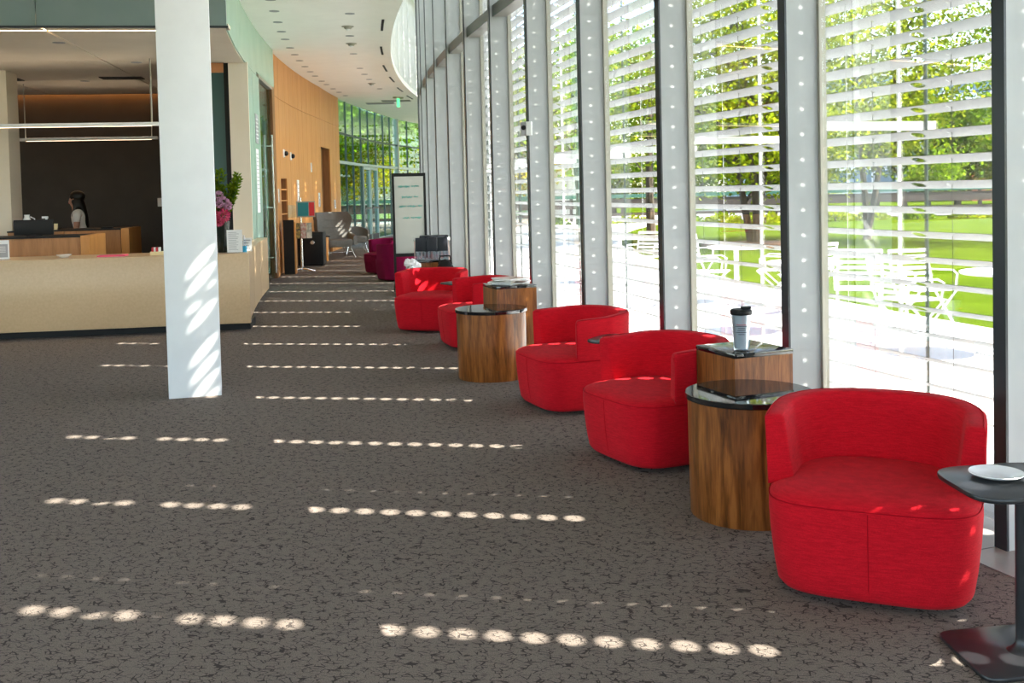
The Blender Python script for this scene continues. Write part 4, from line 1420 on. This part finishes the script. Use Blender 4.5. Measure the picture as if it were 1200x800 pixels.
for k, z in enumerate((0.72, 0.9)):
    MB().tube([(-0.28, 0.13 + 0.06 * k + 0.06 - 0.0, z), (0, 0.205 + 0.055 * k, z), (0.28, 0.13 + 0.06 * k + 0.06, z)], 0.006, 5).build('back_seam', 'grey', wg)
w2 = thing('grey_armchair', 'low grey armchair on slim steel legs by the glass entrance', 'lounge chair', (-3.98, 26.0, 0), face(0.3, -0.95))
MB().loft([[Vector((x * s_ * 0.8, y * s_ * 0.8, z)) for x, y in sp] for z, s_ in ((0.28, 0.86), (0.30, 0.96), (0.36, 1.0), (0.42, 0.98), (0.44, 0.9))]).build('seat', 'grey', w2, True)
bk_ = []
for k in range(9):
    a = -pi * 0.95 / 2 + pi * 0.95 * k / 8
    cxx, cyy = 0.33 * sin(a), 0.02 + 0.24 * cos(a)
    nx, ny = sin(a), cos(a)
    zt = 0.56 + 0.12 * cos(a)
    bk_.append([Vector((cxx, cyy, 0.3)), Vector((cxx + nx * 0.05, cyy + ny * 0.05, 0.4)), Vector((cxx + nx * 0.06, cyy + ny * 0.06, zt)), Vector((cxx, cyy, zt))])
MB().loft(bk_).build('backrest', 'grey', w2, True, angle=70)
for sx in (-1, 1):
    for yy in (-0.24, 0.2):
        MB().tube([(sx * 0.2, yy * 0.8, 0.3), (sx * 0.28, yy * 1.15, 0.0)], [0.012, 0.009], 8).build('leg', 'chrome', w2, True)

# ================================================================ PERSON
def skin_body(name, joints, edges, material, parent, sub=2):
    me = bpy.data.meshes.new(name)
    ks = list(joints)
    me.from_pydata([joints[k][0] for k in ks], [(ks.index(a), ks.index(b)) for a, b in edges], [])
    o = bpy.data.objects.new(name, me)
    COL.objects.link(o)
    o.parent = parent
    sm = o.modifiers.new('skin', 'SKIN')
    sm.use_smooth_shade = True
    for i, k in enumerate(ks):
        r = joints[k][1]
        me.skin_vertices[0].data[i].radius = r if isinstance(r, tuple) else (r, r)
        me.skin_vertices[0].data[i].use_root = (i == 0)
    ss = o.modifiers.new('sub', 'SUBSURF')
    ss.levels = ss.render_levels = sub
    me.materials.append(MT[material])
    return o


pq = RP(2.92, 4.95)
pe = thing('person', 'person in a white short sleeved top with long dark hair behind the counters', 'person', (pq.x, pq.y, 0), face(-1.0, -0.1))
J = {'pelvis': ((0, 0, 0.88), (0.15, 0.11)), 'waist': ((0, -0.01, 1.02), (0.13, 0.10)), 'chest': ((0, -0.04, 1.20), (0.16, 0.115)), 'neck0': ((0, -0.06, 1.33), (0.07, 0.065)),
     'neck': ((0, -0.085, 1.40), (0.05, 0.05)), 'head0': ((0, -0.10, 1.46), (0.07, 0.085)), 'head': ((0, -0.105, 1.54), (0.075, 0.092)), 'crown': ((0, -0.09, 1.585), (0.05, 0.06)),
     'nose': ((0, -0.205, 1.50), 0.012),
     'shL': ((0.17, -0.03, 1.29), 0.058), 'elL': ((0.235, -0.02, 1.06), 0.044), 'wrL': ((0.20, -0.22, 0.98), 0.030), 'haL': ((0.19, -0.29, 0.975), (0.03, 0.018)),
     'shR': ((-0.17, -0.03, 1.29), 0.058), 'elR': ((-0.235, -0.04, 1.06), 0.044), 'wrR': ((-0.18, -0.25, 1.0), 0.030), 'haR': ((-0.17, -0.32, 1.0), (0.03, 0.018)),
     'hipL': ((0.09, 0, 0.82), 0.095), 'knL': ((0.10, -0.01, 0.47), 0.062), 'anL': ((0.10, 0.02, 0.08), 0.042), 'toL': ((0.11, -0.14, 0.035), 0.035),
     'hipR': ((-0.09, 0, 0.82), 0.095), 'knR': ((-0.10, -0.01, 0.47), 0.062), 'anR': ((-0.10, 0.02, 0.08), 0.042), 'toR': ((-0.11, -0.14, 0.035), 0.035)}
ED = [('pelvis', 'waist'), ('waist', 'chest'), ('chest', 'neck0'), ('neck0', 'neck'), ('neck', 'head0'), ('head0', 'head'), ('head', 'crown'), ('head0', 'nose'),
      ('neck0', 'shL'), ('shL', 'elL'), ('elL', 'wrL'), ('wrL', 'haL'), ('neck0', 'shR'), ('shR', 'elR'), ('elR', 'wrR'), ('wrR', 'haR'),
      ('pelvis', 'hipL'), ('hipL', 'knL'), ('knL', 'anL'), ('anL', 'toL'), ('pelvis', 'hipR'), ('hipR', 'knR'), ('knR', 'anR'), ('anR', 'toR')]
for s_, w_, h_ in (('L', 'wrL', 'haL'), ('R', 'wrR', 'haR')):
    hx, hy, hz = J[h_][0]
    for k in range(4):
        J['f%s%d' % (s_, k)] = ((hx - 0.024 + 0.016 * k, hy - 0.07 - 0.01 * (1.5 - abs(k - 1.5)), hz - 0.012), 0.0085)
        ED.append((h_, 'f%s%d' % (s_, k)))
    wx, wy, wz = J[w_][0]
    J['t%s' % s_] = ((hx + (0.045 if hx < 0 else -0.045), hy - 0.01, hz), 0.010)
    ED.append((h_, 't%s' % s_))
skin_body('body', J, ED, 'skin', pe)
TS = {k: (J[k][0], tuple(x * 1.10 + 0.008 for x in (J[k][1] if isinstance(J[k][1], tuple) else (J[k][1], J[k][1])))) for k in ('waist', 'pelvis', 'chest', 'neck0', 'shL', 'shR')}
TS['neck0'] = (J['neck0'][0], (0.085, 0.075))
TS['mL'] = ((0.215, -0.025, 1.15), (0.062, 0.062))
TS['mR'] = ((-0.215, -0.035, 1.15), (0.062, 0.062))
skin_body('white_top', TS, [('waist', 'pelvis'), ('waist', 'chest'), ('chest', 'neck0'), ('neck0', 'shL'), ('shL', 'mL'), ('neck0', 'shR'), ('shR', 'mR')], 'shirt', pe)
TR = {k: (J[k][0], tuple(x * 1.08 + 0.01 for x in (J[k][1] if isinstance(J[k][1], tuple) else (J[k][1], J[k][1])))) for k in ('pelvis', 'hipL', 'hipR', 'knL', 'knR', 'anL', 'anR')}
skin_body('trousers', TR, [('pelvis', 'hipL'), ('hipL', 'knL'), ('knL', 'anL'), ('pelvis', 'hipR'), ('hipR', 'knR'), ('knR', 'anR')], 'trouser', pe)
HR = {'a': ((0, -0.085, 1.60), (0.10, 0.118)), 'b': ((0, -0.015, 1.49), (0.098, 0.085)), 'c': ((0.0, 0.03, 1.36), (0.085, 0.045)), 'd': ((0.0, 0.06, 1.20), (0.09, 0.035)), 'e': ((0.0, 0.075, 1.06), (0.06, 0.025)),
      's': ((0.09, -0.06, 1.42), (0.035, 0.055)), 's2': ((0.12, -0.10, 1.24), (0.03, 0.03)), 'r': ((-0.09, -0.06, 1.42), (0.035, 0.055)), 'r2': ((-0.12, -0.10, 1.24), (0.03, 0.03))}
skin_body('hair', HR, [('a', 'b'), ('b', 'c'), ('c', 'd'), ('d', 'e'), ('b', 's'), ('s', 's2'), ('b', 'r'), ('r', 'r2')], 'hair', pe)
MB().sphere((0, -0.062, 1.572), (0.10, 0.122, 0.092), 16, 10).build('hair_cap', 'hair', pe, True)
for s_ in (-1, 1):
    MB().sphere((s_ * 0.03, -0.185, 1.535), 0.011, 8, 6).build('eye', 'inkd', pe, True)
    MB().sphere((s_ * 0.075, -0.10, 1.525), (0.012, 0.02, 0.03), 8, 6).build('ear', 'skin', pe, True)
MB().box((0, -0.19, 1.465), (0.045, 0.008, 0.01)).build('mouth', 'redp', pe, bevel=0.003)

# ================================================================ OUTDOORS
def garden_chair(name='garden_chair'):
    t = thing(name, 'x', 'garden chair')
    # scissor legs
    for s_ in (-1, 1):
        x = s_ * 0.22
        MB().tube([(x, -0.24, 0.0), (x, 0.20, 0.44), (x, 0.30, 0.82)], 0.010, 6).build('leg', 'gwhite', t, True)
        MB().tube([(x * 0.92, 0.26, 0.0), (x * 0.92, -0.22, 0.44)], 0.010, 6).build('leg', 'gwhite', t, True)
        MB().tube([(x, 0.235, 0.62), (x * 1.05, -0.12, 0.635), (x * 1.05, -0.19, 0.60), (x * 1.03, -0.17, 0.45)], 0.009, 6).build('armrest', 'gwhite', t, True)
    for k in range(7):
        MB().box((0, -0.21 + 0.068 * k, 0.445), (0.46, 0.045, 0.008)).build('seat_slat', 'gwhite', t)
    for k in range(6):
        z = 0.52 + 0.058 * k
        MB().box((0, 0.215 + 0.078 * (z - 0.44) / 0.38 + 0.012, z), (0.44, 0.008, 0.032)).build('back_slat', 'gwhite', t)
    MB().tube([(-0.22, 0.30, 0.82), (0.22, 0.30, 0.82)], 0.010, 6).build('top_rail', 'gwhite', t, True)
    return t


def garden_table(x, y, label):
    t = thing('garden_table', label, 'garden table', (x, y, -0.03), 0, 'round white garden tables on the paving')
    MB().lathe([(0.37, 0.70), (0.38, 0.705), (0.38, 0.722), (0.37, 0.727)], 40).build('table_top', 'gwhite', t, True)
    MB().tube([(0, 0, 0.02), (0, 0, 0.70)], 0.032, 14).build('pedestal', 'gwhite', t, True)
    MB().lathe([(0.24, 0.0), (0.24, 0.012), (0.05, 0.025), (0.04, 0.05)], 32).build('base', 'gwhite', t, True)
    return t


gc0 = garden_chair()
GC = [((3.55, 10.5), (-0.35, -0.94), 'white slatted garden chair turned away beside the round table before the first big pane'),
      ((3.66, 9.45), (0.93, 0.3), 'white slatted garden chair drawn up to the round table at the lawn edge'),
      ((4.15, 10.3), (0.2, -0.98), 'white slatted garden chair with its back to the lawn'),
      ((2.50, 13.0), (0.9, -0.3), 'white slatted garden chair left of the pedestal table'),
      ((3.36, 13.0), (-0.9, 0.35), 'white slatted garden chair facing the pedestal table'),
      ((3.5, 12.25), (-0.6, 0.8), 'white slatted garden chair pulled up close beside its facing twin'),
      ((2.62, 14.9), (0.3, -0.95), 'white slatted garden chair standing behind the pedestal table'),
      ((2.08, 16.1), (-0.5, -0.85), 'white slatted garden chair far along the paving'),
      ((1.55, 15.5), (0.8, 0.5), 'white slatted garden chair at the far end of the furniture')]
for i, (xy, fd, lab) in enumerate(GC):
    o = gc0 if i == 0 else copy_tree(gc0)
    o.location = (*xy, -0.03)
    o.rotation_euler = (0, 0, face(*fd))
    tag(o, lab, 'garden chair', 'white garden chairs on the paving')
garden_table(4.32, 8.95, 'round white garden table at the lawn edge near two chairs')
garden_table(3.02, 10.6, 'round white garden table beside the turned away chair')
garden_table(2.95, 13.5, 'round white pedestal table between facing garden chairs')
garden_table(1.75, 16.7, 'round white garden table at the far end of the furniture')


# trees
def make_tree(name, label, x, y, h, crown, leafm, n_leaf, seed, trunk_r=0.16, low=0.25, size=0.16, group='trees beyond the lawn', flat=1.0, multi=1):
    rr = random.Random(seed)
    t = thing(name, label, 'tree', (x, y, -0.2), rr.uniform(0, 6), group)
    br = MB()
    tips = []
    for mtr in range(multi):
        lean = Vector((rr.uniform(-0.1, 0.1), rr.uniform(-0.1, 0.1), 0)) * (1 if multi == 1 else 2.5)
        b0 = Vector((rr.uniform(-0.2, 0.2), rr.uniform(-0.2, 0.2), 0)) if multi > 1 else Vector()
        pts = [b0 + Vector((lean.x * f * h * 0.6 + rr.uniform(-0.05, 0.05), lean.y * f * h * 0.6, f * h * 0.8)) for f in (0, 0.2, 0.4, 0.6, 0.8, 1.0)]
        tr = trunk_r / sqrt(multi)
        br.tube(pts, [tr * k for k in (1.2, 0.95, 0.8, 0.6, 0.4, 0.15)], 8)
        for k in range(int(15 / multi) + 4):
            f = low + (1 - low) * rr.random()
            s0 = pts[0].lerp(pts[-1], f)
            i0 = min(4, int(f * 5))
            s0 = pts[i0].lerp(pts[i0 + 1], f * 5 - i0)
            a = rr.uniform(0, 2 * pi)
            L = crown * (0.55 + 0.5 * rr.random()) * (1.1 - 0.5 * f)
            d = Vector((cos(a), sin(a), rr.uniform(0.15, 0.7) * flat))
            e = s0 + d * L
            mid = s0 + d * L * 0.5 + Vector((0, 0, 0.12 * L))
            br.tube([s0, mid, e], [trunk_r * 0.34, trunk_r * 0.2, trunk_r * 0.06], 5)
            tips += [(mid, 0.5), (e, 0.6), (s0.lerp(mid, 0.7), 0.4)]
            for j in range(3):
                d2_ = (d + Vector((rr.uniform(-1, 1), rr.uniform(-1, 1), rr.uniform(-0.4, 0.7)))).normalized()
                e2 = mid.lerp(e, rr.random()) + d2_ * L * 0.4
                br.tube([mid.lerp(e, 0.3), e2], [trunk_r * 0.12, trunk_r * 0.04], 4)
                tips.append((e2, 0.5))
        tips.append((pts[-1], 0.6))
    br.build('trunk', 'bark', t, True)
    lv = MB()
    vs_, fs_ = lv.v, lv.f
    for k in range(n_leaf):
        c, sp_ = tips[int(rr.random() * len(tips))]
        sp2 = sp_ * crown * 0.42
        p_ = c + Vector((rr.gauss(0, sp2), rr.gauss(0, sp2), rr.gauss(0, sp2 * 0.7)))
        if p_.z < 0.5:
            continue
        d = Vector((rr.gauss(0, 1), rr.gauss(0, 1), rr.gauss(0, 0.7))).normalized()
        leaf_quad(lv, p_, d, size * rr.uniform(0.3, 0.5), size * rr.uniform(0.8, 1.4), rr)
    me = bpy.data.meshes.new('foliage')
    me.from_pydata(lv.v, [], lv.f)
    me.materials.append(MT[leafm])
    o = bpy.data.objects.new('foliage', me)
    COL.objects.link(o)
    o.parent = t
    tag(o, kind='stuff')
    return t


make_tree('lawn_tree', 'leafy low branching tree in a mulch ring on the lawn', 6.8, 28.4, 8.5, 3.4, 'leafy', 18000, 11, 0.17, 0.14, 0.12, multi=3)
make_tree('lawn_tree', 'yellow green tree with slim stems spreading over the lawn', 10.1, 29.5, 9.0, 3.6, 'leafy', 12500, 12, 0.13, 0.24, 0.12, multi=2)
make_tree('lawn_tree', 'open branched tree reaching in over the lawn edge', 15.4, 26.5, 9.5, 4.2, 'leafg', 6500, 13, 0.18, 0.22, 0.12)
make_tree('lawn_tree', 'young green tree behind the mulch ring tree', 4.6, 34.0, 8.0, 3.0, 'leafg', 6500, 14, 0.14, 0.2, 0.13)
make_tree('lawn_tree', 'thin leaved tree far behind the window fins', 3.0, 44.0, 9.5, 3.4, 'leafy', 6000, 15, 0.2, 0.3, 0.16)
make_tree('lawn_tree', 'bare branching tree beside the road far down the lawn', 1.2, 40.0, 8.5, 3.2, 'leafg', 1300, 21, 0.16, 0.25, 0.22)
for k in range(13):
    xx = -2 + k * 4.3
    make_tree('road_tree', 'dense green tree in the row behind the road rail', xx, 62 + (k % 3) * 2.5, 6.4 + (k * 37 % 5) * 0.55, 3.0,
              ['leafg', 'leafd', 'leafy'][k % 3], 7000, 30 + k, 0.2, 0.12, 0.24, 'dense trees behind the road rail')
for k in range(7):
    x0, y0 = [(-6.0, 45.0), (-8.2, 48.0), (-3.6, 50.0), (-10.5, 46.0), (-5.4, 54.0), (-1.0, 51.5), (-8.5, 55.0)][k]
    make_tree('entrance_tree', ['mid green tree standing outside the glass entrance wall', 'tall green tree left of the entrance path', 'green tree seen through the upper entrance glazing', 'leafy tree at the outer edge beyond the entrance wall',
                                'bright green tree further behind the entrance wall', 'golden leaved tree past the corner post of the glass wall', 'deep green tree at the back of the entrance lawn'][k], x0, y0, 8.0 + k % 3, 3.2,
              ['leafg', 'leafg', 'leafy', 'leafg', 'leafy', 'leafyl', 'leafg'][k], 11000, 60 + k, 0.17, 0.12, 0.19, 'trees outside the glass entrance')
tag(MB().lathe([(1.6, -0.18), (1.5, -0.12), (0.6, -0.09), (0.05, -0.08)], 40, (6.8, 28.4, 0)).build('mulch_ring', 'mulch', smooth=True), 'round brown mulch bed under the low branching tree', 'mulch bed')

# hedge tufts along the road
for k in range(22):
    rr = random.Random(100 + k)
    sh = thing('roadside_shrub', 'low light green shrub along the far edge of the lawn', 'shrub', (2.0 + k * 1.75 + rr.uniform(-0.3, 0.3), 44.5 + rr.uniform(-0.5, 0.5), -0.16), 0, 'roadside shrubs')
    lv = MB()
    for q in range(320):
        d = Vector((rr.gauss(0, 1), rr.gauss(0, 1), abs(rr.gauss(0, 1)))).normalized()
        leaf_quad(lv, Vector((d.x * 0.8, d.y * 0.5, d.z * 0.42)) * rr.uniform(0.5, 1.0), d, 0.06, 0.18, rr)
    tag(lv.build('foliage', 'leafy' if k % 3 else 'leafg', sh), kind='stuff')
    MB().tube([(0, 0, 0), (0, 0, 0.35)], 0.04, 6).build('stem', 'bark', sh)

# road and rail
tag(MB().box((15, 54.0, -0.145), (120, 11, 0.03)).build('road', 'asphalt'), 'grey asphalt road beyond the lawn', 'road', kind='structure')
gr = thing('guard_rail', 'dark road guard rail with green top beam beyond the lawn', 'guard rail', (0, 48.0, -0.16))
MB().box((15, 0, 1.28), (110, 0.12, 0.16)).build('top_beam', 'railg', gr)
MB().box((15, 0.02, 0.93), (110, 0.1, 0.42)).build('middle_beam', 'rail', gr)
MB().box((15, 0.0, 0.42), (110, 0.1, 0.14)).build('lower_beam', 'rail', gr)
for k in range(46):
    MB().box((-38 + 2.4 * k, 0.1, 0.68), (0.14, 0.14, 1.36)).build('post', 'rail', gr)

# far buildings
ob = thing('office_building', 'pale blue grey office block far behind the trees', 'building', (34, 95, -0.2))
MB().box((0, 0, 6), (26, 10, 12)).build('wall', 'office', ob)
for r_ in range(4):
    for c_ in range(12):
        MB().box((-11.5 + 2.1 * c_, -5.03, 2.0 + 2.7 * r_), (1.5, 0.1, 1.5)).build('window', 'officew', ob)
bb = thing('brick_building', 'low red brick building behind the road at the right', 'building', (44, 84, -0.2))
MB().box((0, 0, 2.6), (16, 8, 5.2)).build('wall', 'brick', bb)
for c_ in range(6):
    MB().box((-6.5 + 2.6 * c_, -4.03, 2.8), (1.3, 0.1, 1.8)).build('window', 'officew', bb)
MB().box((0, 0, 5.3), (16.6, 8.6, 0.25)).build('roof', 'office', bb)
